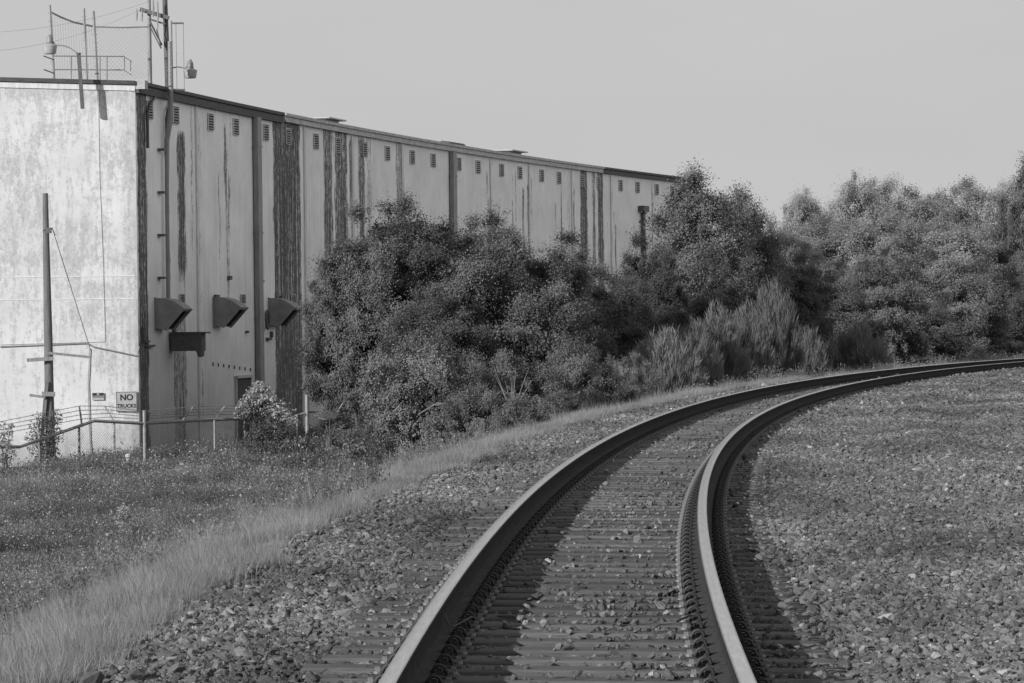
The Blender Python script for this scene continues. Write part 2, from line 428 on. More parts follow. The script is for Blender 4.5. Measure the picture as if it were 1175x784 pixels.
# ------------------------------------------------------------------ scatter (stuff) with geometry nodes
def hidden_collection(name, meshes):
    c = bpy.data.collections.new(name)
    for i, me in enumerate(meshes):
        o = bpy.data.objects.new(me.name, me); c.objects.link(o)
    return c
def scatter(name, P, rot, scl, coll, label, cat):
    me = np_mesh(name, P, np.zeros((0,3)), [], attrs={'rot': rot, 'scl': scl})
    o = bpy.data.objects.new(name, me); col.objects.link(o); tag(o, label, cat, kind='stuff')
    ng = bpy.data.node_groups.new(name+'_scatter', 'GeometryNodeTree')
    ng.interface.new_socket('Geometry', in_out='INPUT', socket_type='NodeSocketGeometry')
    ng.interface.new_socket('Geometry', in_out='OUTPUT', socket_type='NodeSocketGeometry')
    N = ng.nodes; gi = N.new('NodeGroupInput'); go = N.new('NodeGroupOutput')
    iop = N.new('GeometryNodeInstanceOnPoints'); ci = N.new('GeometryNodeCollectionInfo')
    ci.inputs['Collection'].default_value = coll; ci.inputs['Separate Children'].default_value = True; ci.inputs['Reset Children'].default_value = True
    a1 = N.new('GeometryNodeInputNamedAttribute'); a1.data_type = 'FLOAT_VECTOR'; a1.inputs['Name'].default_value = 'rot'
    a2 = N.new('GeometryNodeInputNamedAttribute'); a2.data_type = 'FLOAT_VECTOR'; a2.inputs['Name'].default_value = 'scl'
    e2r = N.new('FunctionNodeEulerToRotation')
    L = ng.links.new
    L(gi.outputs[0], iop.inputs['Points']); L(ci.outputs[0], iop.inputs['Instance']); iop.inputs['Pick Instance'].default_value = True
    L(a1.outputs['Attribute'], e2r.inputs[0]); L(e2r.outputs[0], iop.inputs['Rotation']); L(a2.outputs['Attribute'], iop.inputs['Scale'])
    L(iop.outputs[0], go.inputs[0])
    md = o.modifiers.new('scatter', 'NODES'); md.node_group = ng
    return o
def in_view(X, Y, Z, m=70):
    Yc = np.maximum(Y, 1); px, py = project(X, Yc, Z)
    return (Y > 11) & (px > -m) & (px < 1175+m) & (py < 784+m+30)
# crushed stones
def rock(i):
    r = np.random.default_rng(100+i); bm = bmesh.new()
    for _ in range(13):
        v = r.normal(size=3); v /= np.linalg.norm(v); v *= r.uniform(.75, 1.1)
        bm.verts.new((v[0]*.62, v[1]*.45, v[2]*.36))
    res = bmesh.ops.convex_hull(bm, input=bm.verts)
    bmesh.ops.delete(bm, geom=[e for e in res['geom_interior'] if isinstance(e, bmesh.types.BMVert)], context='VERTS')
    me = bpy.data.meshes.new('crushed_stone'); bm.to_mesh(me); bm.free(); me.materials.append(M['stone']); return me
rocks = hidden_collection('stone_sources', [rock(i) for i in range(10)])
def gen(n, s0, s1, u0, u1):
    s = rng.uniform(s0, s1, n); u = rng.uniform(u0, u1, n); return s, u
PS, PU, PSZ = [], [], []
def stones(s0, s1, dens, u1, size):
    n = int((s1-s0)*(u1+2.8)*dens); s, u = gen(n, s0, s1, -2.95, u1)
    PS.append(s); PU.append(u); PSZ.append(size*np.exp(rng.normal(0, .28, n)))
stones(13, 22, 1500, 4.5, .034); stones(22, 35, 1350, 6, .032); stones(35, 60, 850, 9, .034); stones(60, 100, 380, 11, .047); stones(100, 200, 150, 11, .066)
s = np.concatenate(PS); u = np.concatenate(PU); sz = np.concatenate(PSZ)
x, y, th = track(s, u); z = gz(s, u)
keep = in_view(x, y, z, 130)
# ragged outer edge of the shoulder
edge = -2.55+.28*vnoise(s*1.7, s*.9)
keep &= (u > edge) | (rng.random(len(s)) < .35*np.clip(1-(edge-u)*2, 0, 1))
ph = np.abs(((s-TIE0+TSP/2) % TSP)-TSP/2)
ontie = ph < .115
prob = np.where(np.abs(u) < .62, .06+.12*(vnoise(s*2.3, u*4) > .25), np.where(u > 0, np.where(u < 1.30, .05, 1.0), np.where((u > -1.15) | (s < 21), np.where(s < 21, .22, .45), .93)))
inner = np.abs(u) < 1.33
keep &= ~(ontie & inner) | (rng.random(len(s)) < prob)
near_rail = np.abs(np.abs(u)-.753) < .21
keep &= ~(near_rail & (ontie | (rng.random(len(s)) < .3)))
keep &= ~(np.abs(np.abs(u)-.753) < .085)
z = z+np.where(inner & ontie, .0, 0)
zz = np.where(inner & ontie, z0(s)-.201+sz*.22, z+sz*rng.uniform(-.1, .42, len(s)))
zz = np.where(inner & ~ontie, z0(s)-.252+rng.uniform(-.025,.024,len(s))+np.where(u < -.95, .03, 0), zz)
big = rng.random(len(s)) < .05; sz = np.where(big, sz*1.7, sz)
s, u, x, y, zz, sz = [a[keep] for a in (s, u, x, y, zz, sz)]
n = len(s); print('stones', n)
rot = np.stack([rng.normal(0, .45, n), rng.normal(0, .45, n), rng.uniform(0, 6.28, n)], -1)
scl = np.repeat(sz[:, None], 3, 1)*rng.uniform(.85, 1.25, (n, 3))
scatter('ballast', np.stack([x, y, zz], -1), rot, scl, rocks, 'grey crushed stone ballast around and between the sleepers', 'gravel')

def wallx(y): return np.where(y < 102, -99, -11.0+.235*(y-102)+.0014*(y-102)**2)
def infront(x, y): return (x > wallx(y)+.5) & ((x > -11) | (y < 101))
# grass tufts and weed tufts -------------------------------------------------
def tuft(i, nb, h, spread, w, mat, lean=.5):
    r = np.random.default_rng(500+i); V = []; Fc = []; tone = []
    for b in range(nb):
        a = r.uniform(0, 2*PI); d = r.uniform(0, spread); bx, by = d*math.cos(a), d*math.sin(a)
        H = h*r.uniform(.45, 1.1); la = a+r.normal(0, .8); ln = lean*H*r.uniform(.1, 1)
        wa = r.uniform(0, PI); dx, dy = math.cos(wa)*w/2, math.sin(wa)*w/2; k = len(V); tn = r.uniform(0, 1)
        for j, (f, wf) in enumerate(((0, 1), (.55, .8), (1, .12))):
            cx, cy = bx+math.cos(la)*ln*f*f, by+math.sin(la)*ln*f*f
            V += [(cx-dx*wf, cy-dy*wf, H*f*(1-.12*f)-.02), (cx+dx*wf, cy+dy*wf, H*f*(1-.12*f)-.02)]; tone += [tn*(.5+.5*f)]*2
        Fc += [(k, k+1, k+3, k+2), (k+2, k+3, k+5, k+4)]
    return np_mesh('grass_tuft', V, Fc, [mat], attrs={'tone': tone})
def forb(i, ns, h, spread, leaf, mats, flowers=.1):
    r = np.random.default_rng(700+i); V = []; Fc = []; mi = []; tone = []
    def quad(c, nrm, L, W, m, tn):
        nrm = nrm/np.linalg.norm(nrm); a = np.cross(nrm, r.normal(size=3)); a /= np.linalg.norm(a); b = np.cross(nrm, a); k = len(V)
        V.extend([c-a*L/2, c+b*W/2, c+a*L/2, c-b*W/2]); Fc.append((k, k+1, k+2, k+3)); mi.append(m); tone.extend([tn]*4)
    for q in range(ns):
        a = r.uniform(0, 2*PI); d = r.uniform(0, spread); H = h*r.uniform(.4, 1.1)
        tip = np.array([d*math.cos(a)*1.6, d*math.sin(a)*1.6, H]); base = np.array([d*math.cos(a)*.5, d*math.sin(a)*.5, 0])
        for j in range(int(10)):
            f = r.uniform(.15, 1); c = base+(tip-base)*f+r.normal(0, .025, 3)
            quad(c, r.normal(size=3)+np.array([0, -.3, 1.0]), leaf*r.uniform(.6, 1.3), leaf*.5, 0, r.uniform(0, 1)*(.4+.6*f))
        sd = np.array([.003, 0, 0]); k = len(V); V.extend([base-sd, base+sd, tip+sd*.5, tip-sd*.5]); Fc.append((k, k+1, k+2, k+3)); mi.append(0); tone.extend([.3]*4)
        if r.random() < flowers: quad(tip+np.array([0,0,.02]), np.array([r.normal()*.4, -1, .7]), .026, .026, 1, .5)
    return np_mesh('weed_tuft', V, Fc, mats, mi, attrs={'tone': tone})
gt = hidden_collection('grass_sources', [tuft(i, 80, .20, .17, .003, M['grass']) for i in range(6)])
gt2 = hidden_collection('tall_grass_sources', [tuft(20+i, 30, .62, .12, .005, M['grass'], .7) for i in range(4)])
wt = hidden_collection('weed_sources', [forb(i, 24, .36, .18, .038, [M['weed'], M['flower']], .06) for i in range(6)])
def scat(name, regions, coll, label, cat, accept, smin, smax, sink=.0):
    S_, U_, Q_ = [], [], []
    for (s0, s1, u0, u1, dens, k) in regions:
        n = int((s1-s0)*(u1-u0)*dens); a, b = gen(n, s0, s1, u0, u1); S_.append(a); U_.append(b); Q_.append(np.full(n, k))
    s = np.concatenate(S_); u = np.concatenate(U_); q = np.concatenate(Q_); x, y, th = track(s, u); z = gz(s, u)
    k = in_view(x, y, z, 260) & accept(s, u, x, y)
    s, u, x, y, z, q = [a[k] for a in (s, u, x, y, z, q)]; n = len(s); print(name, n)
    sc = rng.uniform(smin, smax, n)*q
    if name == 'verge_grass': sc *= 1+.35*vnoise(s*1.9+1, u*2.3)+.5*(rng.random(n) < .05)
    if 'weeds' == name: sc *= (1+.65*np.clip((y-78)/18, 0, 1)*(.6+.4*vnoise(s*1.3,u*1.9)))*(1+.35*vnoise(s*.8,u*1.1))
    scatter(name, np.stack([x, y, z-sink], -1), np.stack([rng.normal(0,.08,n), rng.normal(0,.08,n), rng.uniform(0,6.28,n)], -1), np.repeat(sc[:, None], 3, 1)*rng.uniform(.85,1.15,(n,3)), coll, label, cat)
def patch(s, u): return vnoise(s*.55, u*.9)
edgef = lambda s: -2.62+.30*vnoise(s*1.7, s*.9)
lim = lambda s, u: -8.3+1.5*vnoise(s*.21, s*.13)+1.6*vnoise(s*.9+5, u*1.3)
scat('verge_grass', [(17,40,-14,-2.2,85,1),(40,75,-15,-2.2,60,1.1),(75,104,-15,-2.2,32,1.3),(104,150,-8,-2.2,25,1.35)], gt, 'pale dry grass along the shoulder of the gravel', 'grass',
     lambda s,u,x,y: (u < edgef(s)+.25*rng.random(len(s))) & (rng.random(len(s)) < np.clip(1.0-(lim(s,u)-u)/3.8, .10, 1)*np.where(vnoise(s*.9+3,u*1.7) > .45, .35, 1)*np.where(vnoise(s*2.1,u*2.9) > .42, .6, 1)+np.where(vnoise(s*.5,u*.6+2) > .25, .4, 0)), .55, 1.05)
scat('shoulder_grass', [(17,60,-3.4,-2.2,14,1)], gt, 'sparse grass blades growing through the edge of the gravel', 'grass', lambda s,u,x,y: patch(s,u*3) > .1, .4, .8)
BX = {}
scat('weeds', [(17,30,-12,-3.6,26,.7),(30,60,-15,-2.8,46,.95),(60,88,-21,-5.4,30,1.15),(88,140,-23,-5.4,28,1.15)], wt, 'dark leafy weeds with tiny pale flowers below the embankment', 'weeds',
     lambda s,u,x,y: ((rng.random(len(s)) < np.clip((lim(s,u)+2.2-u)/4.0, 0, 1)) | (rng.random(len(s)) < .025+.10*(vnoise(s*1.1+7, u*2.1) > .3))) & infront(x, y), .55, 1.2)
scat('tall_grass', [(17,30,-10,-2.8,3.5,.55),(30,80,-20,-2.8,7,.8),(80,130,-22,-8,26,1.3)], gt2, 'thin tall grass standing among the dark weeds', 'grass', lambda s,u,x,y: (patch(s*1.3,u) > .05) & infront(x, y), .5, 1.1)
scat('track_weeds', [(90,150,-5.5,-3.3,6,1.3)], wt, 'low weeds at the foot of the shrubs beside the far rail', 'weeds', lambda s,u,x,y: rng.random(len(s)) < .8, .6, 1.3)

# ------------------------------------------------------------------ warehouse
ROOFZ = CAMH+7.15
top_px = [(155,95.3),(216.6,108),(293,124.7),(323.8,131),(400,146.5),(512,166),(604,180.6),(692.8,193.2),(781,204.4)]
P = []
for px, py in top_px:
    uu, ww = unroll(px, py); D = F*7.15/(-ww); P.append((uu*D/F, D))
P = np.array(P); print(P)
cf = np.polyfit(P[:,1], P[:,0], 2)
wy = np.linspace(P[0,1], P[-1,1]+3, 400); wx = np.polyval(cf, wy); wx += P[0,0]-wx[0]
wl = np.concatenate([[0], np.cumsum(np.hypot(np.diff(wx), np.diff(wy)))]); WLEN = wl[-1]; print('wall length', WLEN)
def W(s, z, out=0.0):
    x = np.interp(s, wl, wx); y = np.interp(s, wl, wy)
    dx = np.interp(s+.5, wl, wx)-np.interp(s-.5, wl, wx); dy = np.interp(s+.5, wl, wy)-np.interp(s-.5, wl, wy)
    n = math.hypot(dx, dy)+1e-9 if np.isscalar(s) else np.hypot(dx, dy)+1e-9
    if np.isscalar(s): return Vector((x+dy/n*out, y-dx/n*out, z))
    return x+dy/n*out, y-dx/n*out
def wall_at(px, py):
    uu, ww = unroll(px, py); r = wx/wy; i = int(np.searchsorted(r, uu/F)); i = min(max(i, 1), len(wl)-1)
    f = (uu/F-r[i-1])/(r[i]-r[i-1]+1e-12); s = wl[i-1]+(wl[i]-wl[i-1])*f
    y = np.interp(s, wl, wy); return float(s), float(CAMH-ww*y/F)
def wall_ax(s):
    a = W(s, 0, 0); b = W(s, 0, 1); n = (b-a).normalized(); t = Vector((-n.y, n.x, 0)); return n, t, Vector((0,0,1))
BASEZ = -3.1
corner = Vector((float(wx[0]), float(wy[0]), 0))
fu, fw = unroll(0, 92); D0 = corner.y-.45
fl = Vector((fu*D0/F, D0, 0)); fdir = (fl-corner).normalized(); flen = (fl-corner).length
fn = Vector((-fdir.y, fdir.x, 0));
if fn.y > 0: fn = -fn
print('front dir', fdir, 'normal', fn, 'len', flen)
FULL = flen+16
root = empty('warehouse', (corner.x, corner.y, BASEZ), 'long stained windowless concrete warehouse beyond the fence, following the railway curve', 'warehouse')
def FW(d, z, out=0.0): return corner+fdir*d+fn*out+Vector((0,0,z))
def front_at(px, py):
    uu, ww = unroll(px, py); k = uu/F     # (cx+d*fx) = k*(cy+d*fy)
    d = (k*corner.y-corner.x)/(fdir.x-k*fdir.y); y = corner.y+d*fdir.y
    return d, CAMH-ww*y/F
# side wall sheet with stain attribute
def streaks_side(Sg, Zg):
    st = np.zeros_like(Sg); H = ROOFZ-BASEZ
    def band(p0, p1, yt, yb, k, soft=.20):
        s0 = wall_at(p0, 200)[0]; s1 = wall_at(p1, 200)[0]
        # depth below the roof from pixel rows measured at the band
        sm = (s0+s1)/2; ym = float(np.interp(sm, wl, wy)); zt = CAMH-(yt-YH)*ym/F if yt else ROOFZ+1
        zb = CAMH-(yb-YH)*ym/F if yb < 900 else BASEZ-1
        wob = .035*np.sin(Zg*1.7+p0)+.03*np.sin(Zg*4.1+p1)+.02*np.sin(Zg*9+p0)
        s0 -= .07; s1 += .07; m = np.clip((Sg-s0+wob)/soft, 0, 1)*np.clip((s1+wob-Sg)/soft, 0, 1)*np.clip((zt-Zg)/.3, 0, 1)*np.clip((Zg-zb)/1.2, 0, 1)
        nonlocal st; st = np.maximum(st, m*k)
    for b in [(157,169,0,999,1.0),(190,195,130,380,.75),(203,213,140,345,1.0),(196,212,345,560,.75),(228,231,125,560,.62),(263,266,128,330,.5),(245,285,300,345,.28),
              (313,345,0,999,1.0),(349,353,0,560,.45),(371,382,0,999,.9),(384,399,0,999,.9),(411,419,150,999,.9),(420,427,0,400,.6),(427,430,0,999,.5),(454,461,0,999,.75),
              (480,483,200,300,.4),(514,517,0,999,.5),(552,554,0,300,.35),(562,565,0,300,.6),(605,609,0,300,.6),(650,654,0,400,.5),(655,657,0,400,.5),(665,674,0,400,1.0),(679,683,0,400,.85),(685,692,0,400,1.0),(700,702,0,400,.4)]:
        band(*b)
    for jp in (225,349,404,461,562,606,655,700,745,330,262,386,590,640):
        sj = wall_at(jp, 190)[0]
        for q in range(4):
            s0 = sj+rng.normal(0,.45); w = rng.uniform(.04,.14); zt = ROOFZ-rng.uniform(0,2.5); L = rng.uniform(2,9)
            m = np.clip(1.7-np.abs(Sg-s0+.03*np.sin(Zg*3+q))/w, 0, 1)*np.clip((zt-Zg)/.3, 0, 1)*np.clip((Zg-zt+L)/3, 0, 1); st = np.maximum(st, m*rng.uniform(.65,1.0))
    for k in range(60):
        s0 = rng.uniform(0, WLEN); w = rng.uniform(.05,.22); zt = rng.uniform(BASEZ+4, ROOFZ); L = rng.uniform(1, 6)
        m = np.clip(1-np.abs(Sg-s0-.05*np.sin(Zg*2+k))/w, 0, 1)*np.clip((zt-Zg)/.3, 0, 1)*np.clip((Zg-zt+L)/1.5, 0, 1)
        st = np.maximum(st, m*rng.uniform(.2,.5))
    return st
sg = np.arange(0, WLEN, .11); zg = np.linspace(BASEZ-.6, ROOFZ-.02, 90)
Sg, Zg = np.meshgrid(sg, zg, indexing='ij'); X, Y = W(Sg, 0, 0)
stain = streaks_side(Sg, Zg)
grime_shade = .02+.24*np.clip((5.0-Zg)/8.0, 0, 1)+.15*np.clip((.6-Zg)/3.6, 0, 1)+.25*np.clip((Zg-ROOFZ+.7)/.7, 0, 1)  # soiling mixed with painted shade deepening downwards; also darker just below the roof edge
idx = np.arange(Sg.size).reshape(Sg.shape); Fq = np.stack([idx[:-1,:-1], idx[1:,:-1], idx[1:,1:], idx[:-1,1:]], -1).reshape(-1, 4)
V = np.stack([X-root.location.x, Y-root.location.y, Zg-root.location.z], -1).reshape(-1, 3)
me = np_mesh('wall', V, Fq, [M['wall_side']], attrs={'stain': stain.ravel(), 'grime_shade': grime_shade.ravel()})
def set_uv(me, A, B):
    uvl = me.uv_layers.new(name='UVMap'); vi = np.zeros(len(me.loops), np.int32); me.loops.foreach_get('vertex_index', vi)
    uvl.data.foreach_set('uv', np.stack([A.ravel()[vi], B.ravel()[vi]], -1).astype(np.float32).ravel())
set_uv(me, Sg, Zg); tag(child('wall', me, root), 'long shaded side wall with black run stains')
# front wall
dg = np.arange(0, FULL+.2, .12); Dg, Zg = np.meshgrid(dg, zg, indexing='ij')
slope = .12/flen
X = corner.x+fdir.x*Dg; Y = corner.y+fdir.y*Dg; Zf = BASEZ-.6+(Zg-BASEZ+.6)*(1+slope*Dg/12)
stain = np.zeros_like(Dg)
def fband(px0, py0, px1, py1, k, soft=.25):
    global stain
    d1, z1 = front_at(px0, py0); d0, z0_ = front_at(px1, py1)
    m = np.clip((Dg-d0)/soft, 0, 1)*np.clip((d1-Dg)/soft, 0, 1)*np.clip((z1-Zg)/soft, 0, 1)*np.clip((Zg-z0_)/soft, 0, 1)
    stain = np.maximum(stain, m*k)
stain += .16*np.clip(np.sin(Dg*2.1)*np.sin(Zg*1.1+Dg)+.3, 0, 1)*(Zg > -.2)
for b in [(0,100,150,122,.50),(137,122,156,500,.55),(146,380,163,545,.62),(0,180,60,270,.34),(60,250,130,300,.36),(0,285,155,312,.46),(70,320,155,345,.42),(75,345,150,382,.34),(28,140,70,170,.36),(90,110,104,380,.26),(116,400,150,545,.34),(0,500,140,560,.22),(0,318,155,322,.1)]:
    fband(*b)
stain = stain+.16*(Zg > 0)+.06*np.sin(Dg*9)*np.sin(Dg*2.3)
grime_shade = .06+.35*np.clip((-1.6-Zg)/1.5, 0, 1)+.25*np.clip(1-Dg/.5, 0, 1)
V = np.stack([X-root.location.x, Y-root.location.y, Zf-root.location.z], -1).reshape(-1, 3)
idx = np.arange(Dg.size).reshape(Dg.shape); Fq = np.stack([idx[:-1,:-1], idx[:-1,1:], idx[1:,1:], idx[1:,:-1]], -1).reshape(-1, 4)
me = np_mesh('wall', V, Fq, [M['wall_front']], attrs={'stain': stain.ravel(), 'grime_shade': grime_shade.ravel()})
set_uv(me, Dg+50, Zg); tag(child('wall', me, root), 'sunlit peeling white front wall')
# back walls and roof
endp = W(WLEN-.12, 0, 0); n_, t_, _ = wall_ax(WLEN-1)
fo = FW(FULL, 0); back1 = Vector((endp.x, endp.y, 0))-n_*22; back0 = fo+Vector((fdir.y, -fdir.x, 0))*(30 if (Vector((fdir.y,-fdir.x,0)).y > 0) else -30)
bw = MB()
for a, b in ((Vector((endp.x, endp.y, 0)), back1), (back1, back0), (back0, fo)):
    bw.add([a+Vector((0,0,BASEZ-.6)), b+Vector((0,0,BASEZ-.6)), b+Vector((0,0,ROOFZ-.1)), a+Vector((0,0,ROOFZ-.1))], [(0,1,2,3)])
bw.build('wall', M['concrete'], root)
rf = MB(); pts = [W(s_, ROOFZ-.25, -.02) for s_ in np.linspace(0, WLEN-.12, 40)]+[back1+Vector((0,0,ROOFZ-.25)), back0+Vector((0,0,ROOFZ-.25)), fo+Vector((0,0,ROOFZ-.25))]
rf.add(pts, [tuple(range(len(pts)))]); rf.build('roof', M['roof'], root)
# coping: a gutter-like fascia in three stretches, cap on top
def coping(p0, p1, mat, h, lab):
    s0 = wall_at(p0, 150)[0] if p0 > 156 else -.0; s1 = min(wall_at(p1, 200)[0] if p1 < 781 else WLEN-.1, WLEN-.1)
    mb = MB(); ns = max(2, int((s1-s0)/1.0)); q = np.linspace(s0, s1, ns+1)
    prof = [(-.12,.06),(.16,.06),(.16,-.04),(.10,-.07),(.10,-h+.08),(.13,-h+.06),(.13,-h),(.004,-h),(.004,.0),(-.12,.0)]
    vs = []
    for s_ in q:
        for (a, b) in prof: vs.append(W(float(s_), ROOFZ+b, a))
    m = len(prof); fs = [(i*m+k, i*m+(k+1)%m, (i+1)*m+(k+1)%m, (i+1)*m+k) for i in range(ns) for k in range(m)]+[tuple(range(m)), tuple(range(ns*m, ns*m+m))]
    mb.add(vs, fs); tag(mb.build('roof_coping', mat, root), lab)
coping(150, 323, M['coping_dark'], .30, 'dark coping at the near end'); coping(324, 690, M['coping_light'], .24, 'pale weathered coping'); coping(690.5, 781, M['coping_dark'], .24, 'dark coping at the far end')
fc = MB()
pa = FW(0, ROOFZ, 0); pb = FW(FULL, ROOFZ+.12*FULL/flen, 0)
fc.bar(pa+fn*.03+Vector((0,0,.0)), pb+fn*.03, .14, .12); fc.build('roof_coping', M['coping_dark'], root)
fc = MB(); fc.bar(pa+fn*.015+Vector((0,0,-.16)), pb+fn*.015+Vector((0,0,-.16)), .05, .16); fc.build('coping_band', M['strip'], root)
cb = MB(); cb.box(W(.15, ROOFZ-.06, .16), (.30, .34, .26), wall_ax(.2)); cb.build('gutter_end', M['concrete'], root)
# vents in pairs under the eaves
vent_px = [171,201,241,270,304.5,330,362,387,418,444,472.5,496.5,526,548,575,596,621,641,667.5,686.5,711.5,731,753,771]
vb = MB(); vb.box((0,-.0,0), (.02,.60,.52)); vb_me = mesh_from(vb, 'vent', M['black'])
vf = MB()
for b in (.31,-.31): vf.box((.02, b, 0), (.03, .022, .56))
vf.box((.02,0,.27), (.03,.60,.022)); vf.box((.02,0,-.27), (.03,.60,.022)); vframe_me = mesh_from(vf, 'vent_frame', M['strip'])
vl = MB()
for k in range(6): vl.box((.024, 0, -.205+k*.084), (.036, .59, .030), (Vector((.8,0,-.6)), Vector((0,1,0)), Vector((.6,0,.8))))
vl_me = mesh_from(vl, 'louvres', M['conduit'])
def place_wall(o, s_, z_, out):
    n, t, zv = wall_ax(s_); p = W(s_, z_, out)
    o.location = p-root.location; o.rotation_euler = (0, 0, math.atan2(n.y, n.x))
for px in vent_px:
    py = float(np.interp(px, [171,201,496,771],[126,131,184,214])); s_ = wall_at(px, py)[0]
    v = child('vent', vb_me, root); place_wall(v, s_, ROOFZ-.72, .013); child('vent_frame', vframe_me, v); child('louvres', vl_me, v)
# small lower vents above the hoods
for px in (208,278,336):
    s_, z_ = wall_at(px, 343); v = child('vent', vb_me, root); place_wall(v, s_, z_, .013); v.scale = (1,.9,.55); child('vent_frame', vframe_me, v); child('louvres', vl_me, v)
def wbox(name, px, py, w, h, d, mat, out=0, parent=root):
    s_, z_ = wall_at(px, py); n, t, zv = wall_ax(s_); mb = MB()
    mb.box(W(s_, z_, out+d/2+.003), (d, w, h), (n, t, zv)); return mb.build(name, mat, root)
def strip_at(px, w, mat, name, d=.06, ztop=ROOFZ-.3, zbot=BASEZ-.3):
    s_ = wall_at(px, 200)[0]; n, t, zv = wall_ax(s_); mb = MB()
    mb.box(W(s_, (ztop+zbot)/2, d/2+.002), (d, w, ztop-zbot), (n, t, zv)); return mb.build(name, mat, root)
for px, w in ((225,.16),(349,.22),(404,.26),(461,.24),(562,.10),(606,.10),(655,.12),(700,.12)):
    strip_at(px, w, M['strip'], 'joint_strip', .05)
# downpipes
def downpipe(px, r, mat, ytop=None, label=None, zb=BASEZ-.2):
    s_ = wall_at(px, 200)[0]; zt = ROOFZ-.28 if ytop is None else wall_at(px, ytop)[1]; mb = MB()
    n, t, zv = wall_ax(s_)
    mb.box(W(s_, (zt+zb)/2, .12), (.17, r*2, zt-zb), (n, t, zv))
    for zc in np.arange(zb+2, zt, 2.9): mb.box(W(s_, float(zc), .12), (.20, r*2+.06, .06), (n, t, zv))
    o = mb.build('downpipe', mat, root)
    if label: tag(o, label)
    return o
downpipe(292, .24, M['pipe']); downpipe(517, .26, M['pipe']); o = downpipe(735, .10, M['darksteel'], 242)
hb = wbox('downpipe_hopper', 735, 240, .9, .3, .3, M['darksteel'], .02)
def cdt(pts, r, name, mat, parent=root, sm=True):
    mb = MB(); mb.tube(pts, r, 8); return mb.build(name, mat, parent, smooth=sm)
# riser conduit with hood head rising above the eaves
s1, _ = wall_at(186, 170)
pp = [W(s1, ROOFZ+1.45, .30), W(s1, ROOFZ+.1, .30), W(s1, ROOFZ-.9, .28), W(s1, ROOFZ-1.6, .16), W(s1, ROOFZ-3, .14), W(s1, wall_at(188, 343)[1], .14)]
cdt(pp, [.075,.075,.085,.075,.065,.065], 'riser_pipe', M['pipe'])
for k in range(5): wbox('pipe_bracket', 182.5, 172+k*49, .34, .07, .2, M['darksteel'])
mb = MB(); s2 = wall_at(166.5, 150)[0]; mb.tube([W(s2+.75, ROOFZ-.3, .12), W(s2+.15, ROOFZ-.62, .10), W(s2, ROOFZ-.9, .08), W(s2, ROOFZ-1.9, .08)], .05, 6)
s3 = wall_at(188.5, 150)[0]; mb.tube([W(s3+.6, ROOFZ-.3, .12), W(s3+.1, ROOFZ-.62, .10), W(s3, ROOFZ-.9, .08), W(s3, ROOFZ-2.0, .08)], .05, 6)
mb.build('eaves_bracket', M['darksteel'], root)
# intake hoods
def hood(px, py):
    s_, z_ = wall_at(px, py); n, t, zv = wall_ax(s_+.3); o = W(s_, z_, .004)
    curve = [(.0, 0)]+[(.92*math.sin(a), -.40+.40*math.cos(a)-.0) for a in np.linspace(.15, 1.32, 9)]
    lip = (.95, -.34); outer = [(0,0),(.22,-.005),(.42,-.04),(.62,-.12),(.78,-.22),(.93,-.34)]
    poly = outer+[(.90,-.40),(.36,-1.0),(.20,-.955),(.08,-.93),(0,-.93)]
    wdt = .92; th = .02; mb = MB()
    for L0 in (0, wdt-th): mb.prism(poly, (n, t, zv), o+t*L0, th)
    for (a, b) in zip(outer[:-1], outer[1:]):
        q = [a, b, (b[0]-.01, b[1]-.02), (a[0]-.005, a[1]-.02)]; mb.prism(q, (n, t, zv), o+t*th, wdt-2*th)
    mb.prism([(.92,-.34),(.945,-.35),(.90,-.42),(.88,-.41)], (n, t, zv), o-t*.01, wdt+.02)
    h = mb.build('intake_hood', M['hood'], root)
    ib = MB(); ib.prism([(.02,-.05),(.45,-.1),(.80,-.36),(.33,-.92),(.02,-.88)], (n, t, zv), o+t*.03, wdt-.06)
    ib.build('hood_dark_inside', M['black'], h, origin=root.location)  # near-black fill painted in for the shade inside the hood opening
    fb = MB(); fb.prism([(.0,.02),(.05,.02),(.05,-.98),(0,-.98)], (n, t, zv), o-t*.035, .03); fb.build('hood_flange', M['hood'], h, origin=root.location)
for px, py in ((177,342),(244,341),(307.5,342),(360,343)): hood(px, py)
# bracketed box under the first hood, coil and small wall fittings
s_, z_ = wall_at(196, 393); n, t, zv = wall_ax(s_); mb = MB()
mb.box(W(s_, z_, .55), (.98, .5, .54), (n, t, zv)); mb.box(W(s_, z_+.29, .62), (1.15,.56,.05), (n, t, zv)); mb.prism([(.0,0),(.16,0),(.16,-.16),(.08,-.2)], (n, t, zv), W(s_-.25, z_-.26, .86), .4)
jb = mb.build('equipment_box', M['darksteel'], root)
mb = MB(); mb.tube([W(s_-.2, z_+.9, .12), W(s_-.2, z_+.35, .16), W(s_-.2, z_+.1, .3), W(s_-.2, z_+.05, .5)], .07, 8); mb.build('box_pipe', M['darksteel'], root, smooth=True)
mb = MB(); s_, z_ = wall_at(303, 367); n, t, zv = wall_ax(s_)
mb.tube([W(s_+.16*math.cos(a), z_+.30*math.sin(a), .12) for a in np.linspace(0, 2*PI, 21)], .05, 6); mb.build('hose_coil', M['darksteel'], root, smooth=True)
for px, py, w, h in ((262,319,.28,.13),(299,323,.3,.06),(247,340,.4,.1),(322,341,.4,.1),(307,389,.5,.09),(310,384,.12,.2),(282,381,.16,.08),(166,392,.5,.06),(162,385,.05,.5),(170,397,.9,.06)):
    wbox('wall_bracket', px, py, w, h, .1, M['darksteel'])
for k in range(8): wbox('anchor_bolt', 244+k*6.1, 418+k*.9, .05, .11, .03, M['darksteel'])
